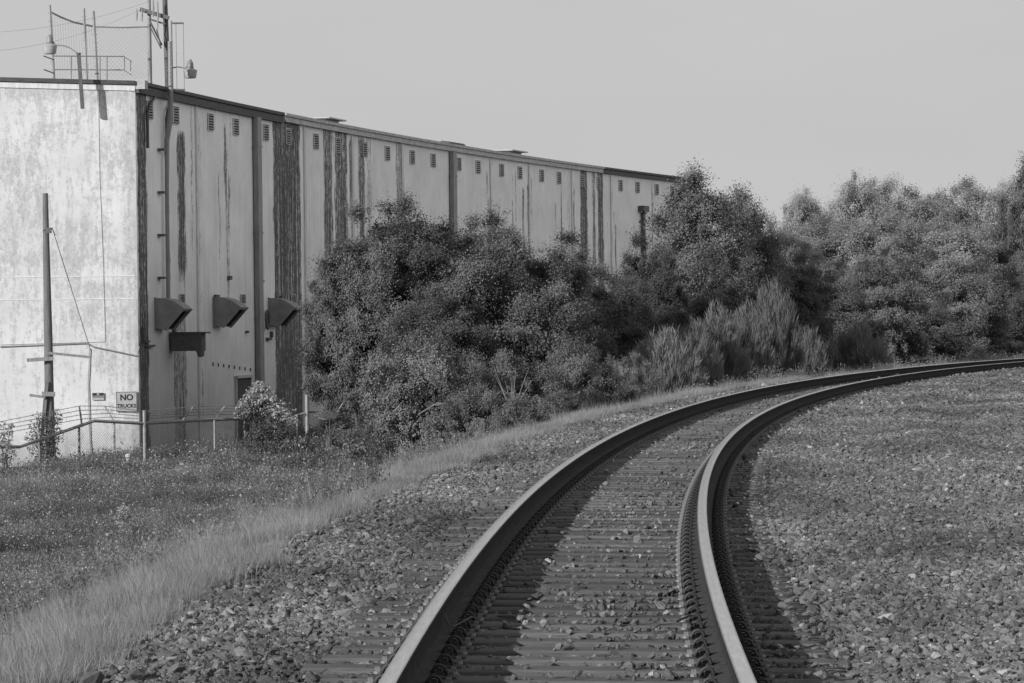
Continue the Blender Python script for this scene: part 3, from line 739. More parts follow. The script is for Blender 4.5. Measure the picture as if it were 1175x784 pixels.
# door
s_, z_ = wall_at(278, 434); n, t, zv = wall_ax(s_); zb = BASEZ+.05; H = z_-zb
mb = MB(); mb.box(W(s_, zb+H/2, .02), (.03, 1.7, H), (n, t, zv)); dr = mb.build('door', M['door'], root)
mb = MB()
for sd in (-.9, .9): mb.box(W(s_+sd, zb+H/2, .04), (.07, .09, H), (n, t, zv))
mb.box(W(s_, z_+.05, .06), (.12, 1.95, .09), (n, t, zv)); mb.build('door_frame', M['conduit'], dr, origin=root.location)
mb = MB(); mb.box(W(s_+.65, zb+1.05, .07), (.08, .05, .16), (n, t, zv)); mb.build('handle', M['darksteel'], dr, origin=root.location)
# lines fixed to the front wall
def FP(px, py, out=.03):
    d, z = front_at(px, py); return FW(d, z, out)
cdt([FP(112,96,.03), FP(114,200,.02), FP(117.5,300,.03), FP(120,391,.03), FP(119,392,.03), FP(0,395.5,.03)], .007, 'wall_cable', M['strip'], sm=False)
cdt([FP(98,393,.05), FP(107,398,.05), FP(157,408.5,.05), FP(160,398,.05)], .022, 'wall_conduit', M['galv'], sm=False)
cdt([FP(103,400,.04), FP(101,440,.04), FP(103,505,.04), FP(106,535,.04)], .013, 'wall_cable', M['pipe'], sm=False)
cdt([FP(0,398,.035), FP(100,394,.035)], .018, 'wall_cable', M['pipe'], sm=False)
for yj in (318, 344):
    zj = front_at(25, yj)[1]; mb = MB(); mb.box(FW(FULL/2+.03, zj, .005), (FULL-.08,.01,.03), (fdir, fn, Vector((0,0,1)))); mb.build('wall_joint', M['strip'], root)

# ------------------------------------------------------------------ signs on the front wall
def text_obj(txt, size, mat, parent, loc, ax):
    cu = bpy.data.curves.new('lettering', 'FONT'); cu.body = txt; cu.size = size; cu.extrude = .002; cu.align_x = 'CENTER'; cu.align_y = 'CENTER'; cu.offset = size*.03
    tmp = bpy.data.objects.new('tmp', cu); col.objects.link(tmp); bpy.context.view_layer.update()
    me = bpy.data.meshes.new_from_object(tmp.evaluated_get(bpy.context.evaluated_depsgraph_get())); bpy.data.objects.remove(tmp)
    me.name = 'lettering'; me.materials.clear(); me.materials.append(mat)
    o = child('lettering', me, parent); x, y, z = ax
    m = Matrix((x, y, z)).transposed().to_4x4(); o.matrix_local = Matrix.Translation(loc)@m; return o
right = -fdir if fdir.x < 0 else fdir; up = Vector((0,0,1))
c0 = FP(145.2, 461, .05); sg_ = empty('road_sign', c0, 'square white sign reading NO TRUCKS fixed beside the corner of the bright wall', 'sign')
mb = MB(); mb.box(c0, (.62,.60,.012), (right, up, fn)); mb.build('sign_plate', M['sign'], sg_)
mb = MB()
for (dx, dy, w, h) in ((0,.284,.60,.012),(0,-.284,.60,.012),(.294,0,.012,.58),(-.294,0,.012,.58)): mb.box(c0+right*dx+up*dy+fn*.0075, (w,h,.003), (right, up, fn))
mb.build('border', M['signtext'], sg_)
a = text_obj('NO', .245, M['signtext'], sg_, right*0+up*.12+fn*.009, (right, up, fn)); b = text_obj('TRUCKS', .150, M['signtext'], sg_, right*.0+up*-.13+fn*.009, (right, up, fn))
mb = MB(); mb.box(c0+up*-.235-right*.07+fn*.0075, (.30,.012,.002), (right, up, fn)); mb.build('small_print', M['signgrey'], sg_)
c1 = FP(112.5, 455, .04); s_2 = empty('notice_board', c1, 'small notice board with dark top and white bottom strip on the bright wall', 'sign')
mb = MB(); mb.box(c1, (.35,.22,.012), (right, up, fn)); mb.build('board', M['white'], s_2)
mb = MB(); mb.box(c1+up*.065+fn*.008, (.33,.07,.003), (right, up, fn)); mb.build('dark_band', M['signtext'], s_2)
mb = MB(); mb.box(c1+up*-.005+fn*.008, (.33,.06,.003), (right, up, fn)); mb.build('grey_band', M['signgrey'], s_2)
mb = MB(); mb.box(c1+up*.065+fn*.0105, (.07,.05,.002), (right, up, fn)); mb.build('emblem', M['sign'], s_2)

# ------------------------------------------------------------------ rooftop poles, screens and lamps
def pole(px0, y0, px1, y1, D, r, name, label, cat, mat, group=None):
    a = at(px0, y0, D); b = at(px1, y1, D); t = empty(name, b, label, cat, group); mb = MB(); mb.tube([b, (a+b)/2, a], [r*1.1, r, r*.9], 10)
    mb.build('shaft', mat, t, smooth=True); return t, a, b
t, a, b = pole(171, -12, 172.5, 97.5, 108, .062, 'mast', 'slim steel mast on the roof left of the crossarm pole', 'mast', M['pipe'])
t, a, b = pole(189, -14, 193, 103, 107.8, .085, 'utility_pole', 'dark wooden pole with crossarm and insulators rising from the roof edge', 'utility pole', M['darksteel'])
mb = MB(); mb.bar(at(161,11,107.7), at(194,21,107.7), .17, .12); mb.build('crossarm', M['pole'], t)
mb = MB(); mb.bar(at(171,22,107.6), at(190,28,107.6), .06, .05); mb.bar(at(173,26,107.6), at(186,52,107.6), .05, .05); mb.build('brace', M['darksteel'], t)
for px, y0, y1 in ((157,10,24),(163,11,25),(176,0,20),(181,2,34)):
    mb = MB(); mb.tube([at(px,y1,107.5), at(px+.3,(y0+y1)/2,107.5), at(px,y0,107.5)], [.018,.03,.018], 8); mb.build('insulator', M['pipe'], t)
mb = MB()
mb.tube([at(180,34,107.5), at(183,46,107.5), at(185,56,107.5)], .022, 5); mb.tube([at(171,28,107.5), at(177,40,107.5), at(185,56,107.5)], .018, 5); mb.build('drop_cable', M['darksteel'], t)
def barn_lamp(anchor_px, lamp_px, D, label):
    a = at(*anchor_px, D); c = at(*lamp_px, D); t = empty('barn_lamp', c, label, 'lamp', 'lamps on brackets above the warehouse roof')
    mb = MB(); mid = (a+c)/2+Vector((0,0,.16)); mb.tube([a, a.lerp(mid,.6)+Vector((0,0,.03)), mid, c.lerp(mid,.4)+Vector((0,0,.07)), c+Vector((0,0,.34))], .022, 6); mb.build('bracket_arm', M['galv'], t, smooth=True)
    mb = MB(); mb.tube([c+Vector((0,0,z)) for z in (.12,.16,.30,.38,.42)], [.10,.11,.10,.06,.03], 14); mb.build('lamp_housing', M['galv'], t, smooth=True)
    mb = MB(); mb.tube([c+Vector((0,0,z)) for z in (-.16,-.14,-.02,.08,.14)], [.17,.18,.20,.22,.10], 16, cap=False); mb.build('lamp_shade', M['white'], t, smooth=True)
    mb = MB(); mb.tube([c+Vector((0,0,z)) for z in (-.13,-.03)], [.14,.15], 14); mb.build('lens', M['glass'], t)
barn_lamp((191,82), (218.5,84), 107.5, 'white shaded lamp on a thin arm at the right of the rooftop poles')
barn_lamp((90.5,62), (57.5,56), 103.1, 'white shaded lamp on a curved arm above the left part of the roof')
t = empty('lamp_post', at(95,125,103.15), 'short steel post fixed to the bright wall and carrying the left lamp', 'post')
mb = MB(); mb.bar(at(95,125,103.25), at(90.5,62,103.25), .11, .09); mb.build('shaft', M['darksteel'], t)
mb = MB(); mb.box(at(90.4,61.5,103.25), (.14,.12,.03)); mb.build('cap', M['darksteel'], t)
t = empty('cable_frame', at(198,103,107.4), 'thin bracket frame with two wires right of the crossarm pole', 'frame')
mb = MB(); mb.tube([at(198,103,107.4), at(196.5,24,107.4)], .035, 6); mb.build('upright', M['pipe'], t)
mb = MB(); mb.bar(at(196.5,27,107.4), at(211,27,107.4), .05); mb.bar(at(198,103,107.4), at(212.5,103.4,107.4), .05); mb.build('arm', M['darksteel'], t)
for px in (202,210.5):
    mb = MB(); mb.tube([at(px,27,107.4), at(px+1.2,103,107.4)], .008, 4); mb.build('stretched_wire', M['wire'], t)
# rooftop screen of netting between leaning posts
t = empty('roof_screen', at(61,90,106), 'wire netting screen hung between thin leaning posts on the roof', 'screen')
for (x0, y0, x1, y1, r) in ((57.5,6,62,90,.04),(96.5,10,100,92,.04),(107.5,13,112,94,.045)):
    mb = MB(); mb.tube([at(x1,y1,106), at(x0,y0,106)], r, 6)
    for k in range(9):
        f = k/9; p = at(x1+(x0-x1)*f, y1+(y0-y1)*f, 106); mb.box(p, (.12,.05,.03))
    mb.build('post', M['pipe'], t)
mb = MB(); mb.tube([at(58,14,106), at(70,20,106), at(85,26,106), at(109,31,106)], .03, 5); mb.build('top_cable', M['darksteel'], t)
mb = MB(); mb.tube([at(109,31,106), at(140,32,106), at(171,31,106)], .022, 5); mb.build('top_cable', M['wire'], t)
mb = MB()
for k in range(17):
    x = 60+k*3; mb.bar(at(x, 16+(x-58)*.3, 106), at(x+3.5, 90, 106), .007)
A = at(110, 32, 106); B = at(171, 31, 106); zlo = at(140, 91, 106).z; Wd_ = B.x-A.x; Hh = A.z-zlo; x = -Hh
while x < Wd_:
    for sg2 in (1, -1):
        xa, xb = (x, x+Hh) if sg2 > 0 else (x+Hh, x); lo, hi = sorted(((0-xa)/(xb-xa), (Wd_-xa)/(xb-xa))); lo = max(lo, 0); hi = min(hi, 1)
        if hi > lo: mb.bar((A.x+xa+(xb-xa)*lo, 106, zlo+Hh*lo), (A.x+xa+(xb-xa)*hi, 106, zlo+Hh*hi), .005)
    x += .13
mb.build('netting', M['wire'], t)
t = empty('roof_railing', at(62,92,105), 'low pipe railing around the roof hatch behind the left lamp', 'railing')
mb = MB()
for y in (64.5, 80): mb.tube([at(50,y,104.4), at(61,y+4,105), at(62,y,105), at(142,y+.5,105), at(151,y+6,104.4)], .02, 5)
for x in (62,82,115,123,143,150): mb.tube([at(x, 64.5+(6 if x == 150 else 0), 105), at(x, 92 if x < 140 else 82, 105)], .018, 5)
mb.build('rails', M['wire'], t)
for i, (px0, px1, py, lab) in enumerate(((378,398,143,'flat pale hatch cover raised on the roof edge, nearer one'),(588,606,178,'flat pale hatch cover raised on the roof edge, farther one'))):
    s0, _ = wall_at(px0, py+6); s1_, _ = wall_at(px1, py+6); h_ = empty('roof_hatch', W((s0+s1_)/2, ROOFZ, -1.2), lab, 'roof hatch')
    n, tt_, zv = wall_ax(s0); mb = MB(); mb.box(W((s0+s1_)/2, ROOFZ+.24, -.6), (1.2, s1_-s0, .05), (n, tt_, zv)); mb.build('cover', M['white'], h_)
    mb = MB(); mb.box(W((s0+s1_)/2, ROOFZ-.03, -.7), (.9, (s1_-s0)*.85, .50), (n, tt_, zv)); mb.build('curb', M['coping_light'], h_)
mb = MB(); s0 = wall_at(525, 170)[0]; n, tt_, zv = wall_ax(s0); mb.prism([(-.5,0),(.1,0),(0,.12),(-.3,.16)], (n,tt_,zv), W(s0-1.0, ROOFZ+.06, -.1), 2.4)
o = mb.build('loose_flashing', M['coping_dark'], None, origin=W(s0, ROOFZ, 0)); tag(o, 'bent loose flashing lying on the roof edge above the stained wall', 'flashing')
# overhead wires
for i, (a_, b_, sag, lab) in enumerate(((( -20,38),(171,2),.2,'thin overhead wire crossing the sky to the mast, upper'),((-20,60),(160,12),.25,'thin overhead wire crossing the sky to the crossarm, lower'))):
    A = at(a_[0], a_[1], 96); B = at(b_[0], b_[1], 107.6); mb = MB()
    mb.tube([A.lerp(B, f)-Vector((0,0,sag*4*f*(1-f))) for f in np.linspace(0,1,12)], .003, 4); o = mb.build('overhead_wire', M['wire'], None, origin=A); tag(o, lab, 'wire')

# ------------------------------------------------------------------ leaning timber pole with boards, vine
gp = at(58.5, 548, 95.5); g0 = gzxy(gp.x, gp.y)
t = empty('timber_pole', Vector((gp.x, gp.y, g0)), 'tall weathered timber pole with nailed boards in front of the bright wall', 'utility pole')
tp = at(52, 222, 95.5); mb = MB(); mb.tube([Vector((gp.x,gp.y,g0-.1)), (Vector((gp.x,gp.y,g0))+tp)/2, tp], [.135,.12,.075], 12); mb.build('shaft', M['pole'], t, smooth=True)
mb = MB(); mb.box(at(56,264.5,95.3), (.15,.12,.15)); mb.build('junction_box', M['darksteel'], t)
mb = MB(); mb.tube([at(49,265,95.3), at(60,262,95.3), at(63,270,95.2)], .02, 6); mb.build('cable_hook', M['darksteel'], t)
for (x0,y0,x1,y1,w,h) in ((31,413.5,61,411.5,.10,.06),(54,405,104,410,.07,.05),(34,453.5,52,456,.07,.05),(48,452,63,452.5,.12,.10)):
    mb = MB(); mb.bar(at(x0,y0,95.25), at(x1,y1,95.25), h, w); mb.build('board', M['board'], t)
mb = MB(); mb.bar(at(54,438,95.35), at(44,545,95.35), .10, .10); mb.build('leaning_strut', M['pole'], t)
mb = MB(); mb.bar(at(62,268,95.3), at(104,402,97.5), .016); mb.build('guy_wire', M['wire'], t)

# ------------------------------------------------------------------ chain-link fence
def fpost(px, ytop, ybase, D, r, mat=M['galv']):
    a = at(px, ytop, D); g_ = gzxy(a.x, a.y); mb = MB(); mb.tube([Vector((a.x,a.y,g_-.1)), a], r, 8); return mb, a
fence = empty('chain_link_fence', Vector((at(165,545,97).x, 97, gzxy(at(165,545,97).x, 97))), 'long galvanised chain link fence with barbed wire before the warehouse', 'fence')
line = [(-30,513,92),(22,513,94),(108,483,96),(165,486,97),(210,483.5,98),(285,480,99.5)]
mb = MB(); mb.tube([at(*p) for p in line], .045, 8); mb.build('top_rail', M['galv_dull'], fence)
mb = MB(); mb.tube([at(315,486,100.5), at(352,473,101), at(411,471,103), at(432,469,104)], .03, 6); mb.build('top_rail', M['galv_dull'], fence)
posts = [(2,505,93.5,.028),(45,500,94.6,.028),(90.5,489,95.8,.035),(131,486,96.4,.028),(165.5,471,97,.05),(210,484,98,.03),(246,482,98.6,.03),(280.5,480,99.4,.035),(315,485,100.4,.03),(352,453,101,.055),(409,470,102.9,.045)]
for (px, yt, D, r) in posts:
    mb, a = fpost(px, yt, 0, D, r); mb.build('post', M['galv'], fence, smooth=True)
for (x0,y0,x1,y1,D) in ((94,490,91,466,95.8),(131,484,120,466,96.4),(210,482,221,467,98),(246,480,258,466,98.6),(385,476,393,463,102)):
    mb = MB(); mb.bar(at(x0,y0,D), at(x1,y1,D), .05, .035); mb.build('barbed_arm', M['galv'], fence)
arms = {95.8:(91,466,94,488),96.4:(120,466,130,482)}
for k in range(4):
    f = k/4
    def lerp(a, b): return a+(b-a)*f
    pts = [at(lerp(-20,-20), lerp(488,506), 93), at(91+3*f, 466+20*f, 95.8), at(120+9*f, 466+17*f, 96.4), at(165.5, 472+12*f, 97), at(221-9*f, 467+13*f, 98), at(258-10*f, 466+13*f, 98.6), at(290, 466+12*f, 99.6)]
    mb = MB(); mb.tube(pts, .008, 4)
    for i in range(len(pts)-1):
        for q in range(12):
            p = pts[i].lerp(pts[i+1], (q+.5)/12); mb.bar(p-Vector((0,0,.03)), p+Vector((0,.02,.03)), .006)
    mb.build('barbed_wire', M['wire'], fence)
def mesh_fabric(a, b, za, zb, ga, gb, step=.075):
    mb = MB(); d = b-a; L = Vector((d.x,d.y,0)).length; H = ((za-ga)+(zb-gb))/2
    def P(x, h): f = x/L; z0_ = ga+(gb-ga)*f; z1_ = za+(zb-za)*f; return Vector((a.x+d.x*f, a.y+d.y*f, z0_+(z1_-z0_)*h/H))
    x = -H
    while x < L:
        for sg2 in (1, -1):
            xa, xb = (x, x+H) if sg2 > 0 else (x+H, x)
            h0, h1 = 0.0, H
            # clip to [0, L]
            def clip(xa, xb):
                t0, t1 = 0.0, 1.0; dx = xb-xa
                lo, hi = sorted(((0-xa)/dx, (L-xa)/dx)); return max(t0, lo), min(t1, hi)
            t0, t1 = clip(xa, xb)
            if t1 > t0: mb.bar(P(xa+(xb-xa)*t0, H*t0), P(xa+(xb-xa)*t1, H*t1), .0035)
        x += step
    return mb
prev = None
for k in range(len(line)-1):
    a = at(*line[k]); b = at(*line[k+1]); mesh_fabric(a, b, a.z, b.z, gzxy(a.x,a.y), gzxy(b.x,b.y)).build('wire_mesh', M['wire'], fence)
a = at(352,473,101); b = at(411,471,103); mesh_fabric(a, b, a.z, b.z, gzxy(a.x,a.y), gzxy(b.x,b.y)).build('wire_mesh', M['wire'], fence)
# gate
a = at(340,476,100.8); gt_ = empty('gate', Vector((a.x, a.y, gzxy(a.x,a.y))), 'narrow chain link gate half hidden by the flowering vine', 'gate')
mb = MB(); mb.tube([at(341,476,100.8), at(341,512,100.8), at(317,516,100.6), at(317,488,100.6)], .022, 6); mb.tube([at(341,476,100.8), at(349,475,100.9)], .022, 6); mb.tube([at(341,511,100.8), at(352,510,100.9)], .022, 6); mb.build('frame', M['galv_dull'], gt_)
A = at(317,488,100.6); B = at(341,476,100.8); mesh_fabric(A, B, A.z, B.z, at(317,516,100.6).z, at(341,512,100.8).z).build('wire_mesh', M['wire'], gt_)
# white stub post and low kerb
a = at(147, 524, 96.2); g_ = gzxy(a.x, a.y); t = empty('pipe_bollard', Vector((a.x,a.y,g_)), 'short white capped standpipe behind the fence near the corner', 'standpipe')
mb = MB(); mb.tube([Vector((a.x,a.y,g_-.1)), Vector((a.x,a.y,a.z))], .06, 10); mb.build('pipe', M['white'], t, smooth=True)
mb = MB(); mb.tube([Vector((a.x,a.y,a.z-.02)), Vector((a.x,a.y,a.z+.05)), Vector((a.x,a.y,a.z+.08))], [.085,.085,.04], 10); mb.box((a.x,a.y,a.z-.28), (.22,.10,.08)); mb.build('cap', M['white'], t)
a = at(-30, 541, 93.2); b = at(33, 541, 93.6); mb = MB(); mb.bar(a+Vector((0,0,-.02)), b+Vector((0,0,-.02)), .5, .28)
o = mb.build('concrete_ledge', M['concrete'], None, origin=a); tag(o, 'low pale concrete ledge at the left edge behind the weeds', 'ledge')

# ------------------------------------------------------------------ foliage generators
def leaves(C, Nrm, L, Wd, tone, r):
    n = len(C); Nrm = Nrm/np.linalg.norm(Nrm, axis=1, keepdims=True)
    a = np.cross(Nrm, r.normal(size=(n,3))); a /= np.linalg.norm(a, axis=1, keepdims=True); b = np.cross(Nrm, a)
    L = L[:, None]; Wd = Wd[:, None]
    V = np.stack([C-a*L*.5, C+b*Wd*.5-a*L*.05, C+a*L*.5-Nrm*L*.12, C-b*Wd*.5-a*L*.05], 1).reshape(-1, 3)
    return V, np.arange(4*n).reshape(n, 4), np.repeat(tone, 4)
def crown(name, seed, rx, rz, hc, ncl, per, cr, leaf, mat, open_=0.0, low=-.75, shell=.5, spikes=.15):
    r = np.random.default_rng(seed); C = []; SPK = []; lp = r.uniform(0, 6.28, 8)
    while len(C) < ncl:
        d = r.normal(size=3); d /= np.linalg.norm(d)
        if d[2] < low: continue
        az = math.atan2(d[1], d[0])
        lump = 1+.10*math.sin(3*az+lp[0])+.09*math.sin(5*az+lp[1]+3*d[2])+.10*math.sin(6*d[2]+2*az+lp[2])
        q = (r.uniform(shell**3, 1))**(1/3)*lump
        sp_ = r.random() < spikes
        if sp_: q *= r.uniform(1.05, 1.2)
        SPK.append(sp_)
        C.append((d[0]*rx*q, d[1]*rx*q, d[2]*rz*q+hc))
    C = np.array(C); dep = r.uniform(.55, 1.25, ncl)*np.where(np.array(SPK), .6, 1)
    per = int(per*3.0); leaf = leaf*.58; cr = cr*1.08
    allC, allN, tone, LL = [], [], [], []
    for i in range(ncl):
        k = int(per*dep[i]**2*r.uniform(.6,1.3)); rad = cr*dep[i]
        p = r.normal(size=(k,3)); p /= np.linalg.norm(p, axis=1, keepdims=True); p *= (r.random((k,1))**.45)
        # sprays: gather leaves in strings along random twigs of the clump
        nt = max(3, k//22); tw = p[:nt]; w_ = r.integers(0, nt, k); f = r.uniform(.2, 1.0, k)[:, None]
        p = tw[w_]*f+r.normal(0, .15, (k,3))
        p *= np.array([1, 1, 1.25 if SPK[i] else .72]); c = C[i]+p*rad
        out = c-np.array([0, 0, hc]); out /= np.linalg.norm(out, axis=1, keepdims=True)+1e-6
        nr = out*.7+np.array([0,0,.5])+r.normal(0, .45, (k,3))
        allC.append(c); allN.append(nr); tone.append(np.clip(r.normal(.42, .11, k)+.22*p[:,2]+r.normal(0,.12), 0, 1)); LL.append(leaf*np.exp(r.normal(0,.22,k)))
    c = np.concatenate(allC); keep = c[:,2] > .03
    c = c[keep]; nr = np.concatenate(allN)[keep]; tn = np.concatenate(tone)[keep]; L = np.concatenate(LL)[keep]
    V, Fq, tt = leaves(c, nr, L, L*.62, tn, r)
    return np_mesh(name, V, Fq, [mat], attrs={'tone': tt}), C, float(np.percentile(V[:,2], 99.93)), float(np.percentile(np.abs(V[:,0]), 97.5))
def limbs(name, seed, C, hc, H, r0, mat, nl=26, stems=1, base_r=0):
    r = np.random.default_rng(seed); mb = MB()
    for st in range(stems):
        off = r.normal(0, 1, 2)*(.25 if stems > 1 else .03); b = Vector((off[0], off[1], -.15)); t_ = Vector((r.normal()*.2+off[0]*2, r.normal()*.2+off[1]*2, hc+H*.12))
        path = [b, b.lerp(t_, .35)+Vector((r.normal()*.07, r.normal()*.07, 0)), b.lerp(t_, .7)+Vector((r.normal()*.1, r.normal()*.1, 0)), t_]
        mb.tube(path, [r0, r0*.75, r0*.55, r0*.25], 8)
        for j in range(nl//stems):
            c = Vector(C[r.integers(0, len(C))]); f = r.uniform(.3, .95); p = path[0].lerp(path[3], f)
            m1 = p.lerp(c, .5)+Vector((0,0,.12*(c-p).length)); mb.tube([p, m1, c], [r0*.34, r0*.2, r0*.06], 5)
    return mesh_from(mb, name, mat, True)
KIND = {}
def defkind(key, seed, rx, rz, hc, ncl, per, cr, leaf, mat, r0=.13, nl=26, stems=1, bark='bark', **k):
    me, C, Htop, rxx = crown('crown', seed, rx, rz, hc, ncl, per, cr, leaf, M[mat], **k)
    KIND[key] = dict(crown=me, trunk=limbs('trunk', seed+1, C, hc, rz, r0, M[bark], nl, stems), rx=rxx, H=Htop)
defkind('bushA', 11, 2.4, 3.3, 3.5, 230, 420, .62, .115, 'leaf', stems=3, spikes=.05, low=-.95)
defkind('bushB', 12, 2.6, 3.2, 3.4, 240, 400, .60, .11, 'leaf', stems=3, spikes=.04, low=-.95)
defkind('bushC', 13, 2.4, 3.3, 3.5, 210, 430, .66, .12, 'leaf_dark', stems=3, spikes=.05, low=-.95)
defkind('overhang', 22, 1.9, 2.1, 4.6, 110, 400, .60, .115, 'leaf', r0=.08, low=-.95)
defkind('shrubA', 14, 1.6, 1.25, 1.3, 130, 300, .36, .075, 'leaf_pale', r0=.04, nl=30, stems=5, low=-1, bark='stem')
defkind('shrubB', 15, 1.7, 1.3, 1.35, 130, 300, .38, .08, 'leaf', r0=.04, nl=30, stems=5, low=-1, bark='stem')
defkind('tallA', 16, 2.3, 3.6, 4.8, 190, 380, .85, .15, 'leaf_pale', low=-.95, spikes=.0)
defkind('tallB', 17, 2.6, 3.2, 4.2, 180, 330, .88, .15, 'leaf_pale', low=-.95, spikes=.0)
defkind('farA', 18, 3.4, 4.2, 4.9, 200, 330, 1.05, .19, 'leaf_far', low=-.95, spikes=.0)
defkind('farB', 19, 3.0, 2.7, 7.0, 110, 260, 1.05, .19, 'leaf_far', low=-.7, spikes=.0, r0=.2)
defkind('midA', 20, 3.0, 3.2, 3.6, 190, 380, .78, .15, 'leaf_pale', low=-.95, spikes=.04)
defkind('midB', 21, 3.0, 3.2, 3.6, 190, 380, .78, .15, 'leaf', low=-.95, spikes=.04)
def feather(key, seed, rx, H, npl, mat):
    r = np.random.default_rng(seed); C, N_, L, W_, tn = [], [], [], [], []; mb = MB()
    V = []; Fq = []; tone = []
    for p in range(npl):
        a = r.uniform(0, 2*PI); d = rx*math.sqrt(r.uniform(0,1)); hh = H*(1-.45*(d/rx)**2)*r.uniform(.55,1.05); base = np.array([math.cos(a)*d*.35, math.sin(a)*d*.35, 0]); tip = np.array([math.cos(a)*d, math.sin(a)*d, hh])
        ns = 110; f = r.uniform(.25, 1, ns); wdt = .20*(1-.75*f)+.03
        ang = r.uniform(0, 2*PI, ns); c = base+(tip-base)*f[:,None]**np.array([1.3,1.3,1]); 
        off = np.stack([np.cos(ang)*wdt, np.sin(ang)*wdt, np.zeros(ns)], -1)
        dirv = (tip-base)/np.linalg.norm(tip-base)*.9+np.stack([np.cos(ang), np.sin(ang), np.zeros(ns)], -1)*.45
        dirv /= np.linalg.norm(dirv, axis=1, keepdims=True); LL = r.uniform(.12,.26,ns)[:,None]
        sd = np.cross(dirv, r.normal(size=(ns,3))); sd /= np.linalg.norm(sd, axis=1, keepdims=True); sd *= .011
        c0_ = c+off*.5; k = len(V)*0
        Q = np.stack([c0_-sd, c0_+sd, c0_+dirv*LL+sd*.3, c0_+dirv*LL-sd*.3], 1); V.append(Q.reshape(-1,3)); tone.append(np.repeat(np.clip(.15+.7*f+r.normal(0,.1,ns),0,1), 4))
        if p % 4 == 0: mb.tube([base+np.array([0,0,-.1]), base+(tip-base)*.5, tip], [.02,.012,.004], 4)
    V = np.concatenate(V); Fq = np.arange(len(V)).reshape(-1,4)
    KIND[key] = dict(crown=np_mesh('crown', V, Fq, [M[mat]], attrs={'tone': np.concatenate(tone)}), trunk=mesh_from(mb, 'stems', M['bark']), rx=rx, H=H, trunkname='stems')
feather('featherA', 31, 1.3, 3.0, 420, 'leaf_feather'); feather('featherB', 32, 1.5, 2.4, 420, 'leaf_feather')
def plant(kind, px, ytop, D, wpx, name, label, cat, group=None, rz=None, base=None, dscale=None):
    k = KIND[kind]; p = at(px, ytop, D); b = gzxy(p.x, p.y) if base is None else base
    H = p.z-b; sz = H/k['H']; sx = (wpx*D/F)/(2*k['rx'])
    o = empty(name, Vector((p.x, p.y, b)), label, cat, group, rz if rz is not None else random.uniform(0, 6.28))
    o.scale = (sx, sx if dscale is None else dscale, sz)
    child('crown', k['crown'], o); child(k.get('trunkname', 'trunk'), k['trunk'], o); return o
G1 = 'bushy trees before the warehouse wall'
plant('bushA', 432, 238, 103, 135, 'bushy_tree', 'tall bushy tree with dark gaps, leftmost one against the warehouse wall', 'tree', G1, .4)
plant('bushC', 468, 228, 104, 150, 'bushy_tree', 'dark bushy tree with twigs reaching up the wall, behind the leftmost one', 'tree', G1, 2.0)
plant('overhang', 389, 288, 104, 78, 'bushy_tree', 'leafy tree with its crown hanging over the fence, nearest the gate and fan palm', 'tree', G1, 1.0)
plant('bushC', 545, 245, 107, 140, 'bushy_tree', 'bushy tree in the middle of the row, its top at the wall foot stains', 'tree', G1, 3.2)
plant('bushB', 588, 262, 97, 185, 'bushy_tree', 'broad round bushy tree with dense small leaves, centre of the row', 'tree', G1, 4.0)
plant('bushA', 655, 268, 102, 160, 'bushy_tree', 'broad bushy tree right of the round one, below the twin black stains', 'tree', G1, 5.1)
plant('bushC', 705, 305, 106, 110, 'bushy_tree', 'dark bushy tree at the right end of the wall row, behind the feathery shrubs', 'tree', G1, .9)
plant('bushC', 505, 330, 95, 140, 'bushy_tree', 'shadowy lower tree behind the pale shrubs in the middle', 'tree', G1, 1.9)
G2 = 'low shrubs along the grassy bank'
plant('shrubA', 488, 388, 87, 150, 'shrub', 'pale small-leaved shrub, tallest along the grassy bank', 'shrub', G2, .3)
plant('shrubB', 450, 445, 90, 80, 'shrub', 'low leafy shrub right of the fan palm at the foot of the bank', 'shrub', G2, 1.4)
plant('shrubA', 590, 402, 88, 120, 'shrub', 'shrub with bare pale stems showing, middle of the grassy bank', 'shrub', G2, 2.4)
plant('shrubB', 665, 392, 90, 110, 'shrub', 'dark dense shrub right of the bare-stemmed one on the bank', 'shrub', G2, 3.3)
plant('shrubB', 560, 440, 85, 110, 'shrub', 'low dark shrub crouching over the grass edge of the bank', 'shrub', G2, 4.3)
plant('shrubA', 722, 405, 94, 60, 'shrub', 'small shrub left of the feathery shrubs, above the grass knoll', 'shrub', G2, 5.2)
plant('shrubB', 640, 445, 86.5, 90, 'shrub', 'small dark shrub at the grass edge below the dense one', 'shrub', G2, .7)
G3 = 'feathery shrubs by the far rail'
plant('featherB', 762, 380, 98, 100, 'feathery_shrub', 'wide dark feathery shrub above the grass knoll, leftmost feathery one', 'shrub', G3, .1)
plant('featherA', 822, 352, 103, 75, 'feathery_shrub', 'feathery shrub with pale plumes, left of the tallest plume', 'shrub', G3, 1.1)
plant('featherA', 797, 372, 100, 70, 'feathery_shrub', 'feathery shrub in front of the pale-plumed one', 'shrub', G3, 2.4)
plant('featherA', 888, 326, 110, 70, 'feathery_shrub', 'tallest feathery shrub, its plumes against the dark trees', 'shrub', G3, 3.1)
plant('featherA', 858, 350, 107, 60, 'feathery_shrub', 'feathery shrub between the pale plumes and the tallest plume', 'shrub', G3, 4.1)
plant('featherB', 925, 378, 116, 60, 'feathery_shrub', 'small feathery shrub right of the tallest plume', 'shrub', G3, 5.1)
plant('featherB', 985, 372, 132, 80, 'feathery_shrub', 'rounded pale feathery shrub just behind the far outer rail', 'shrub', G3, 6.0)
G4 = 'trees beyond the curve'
plant('bushC', 745, 268, 114, 90, 'leafy_tree', 'dark leafy tree hiding the foot of the far wall', 'tree', G4, .6)
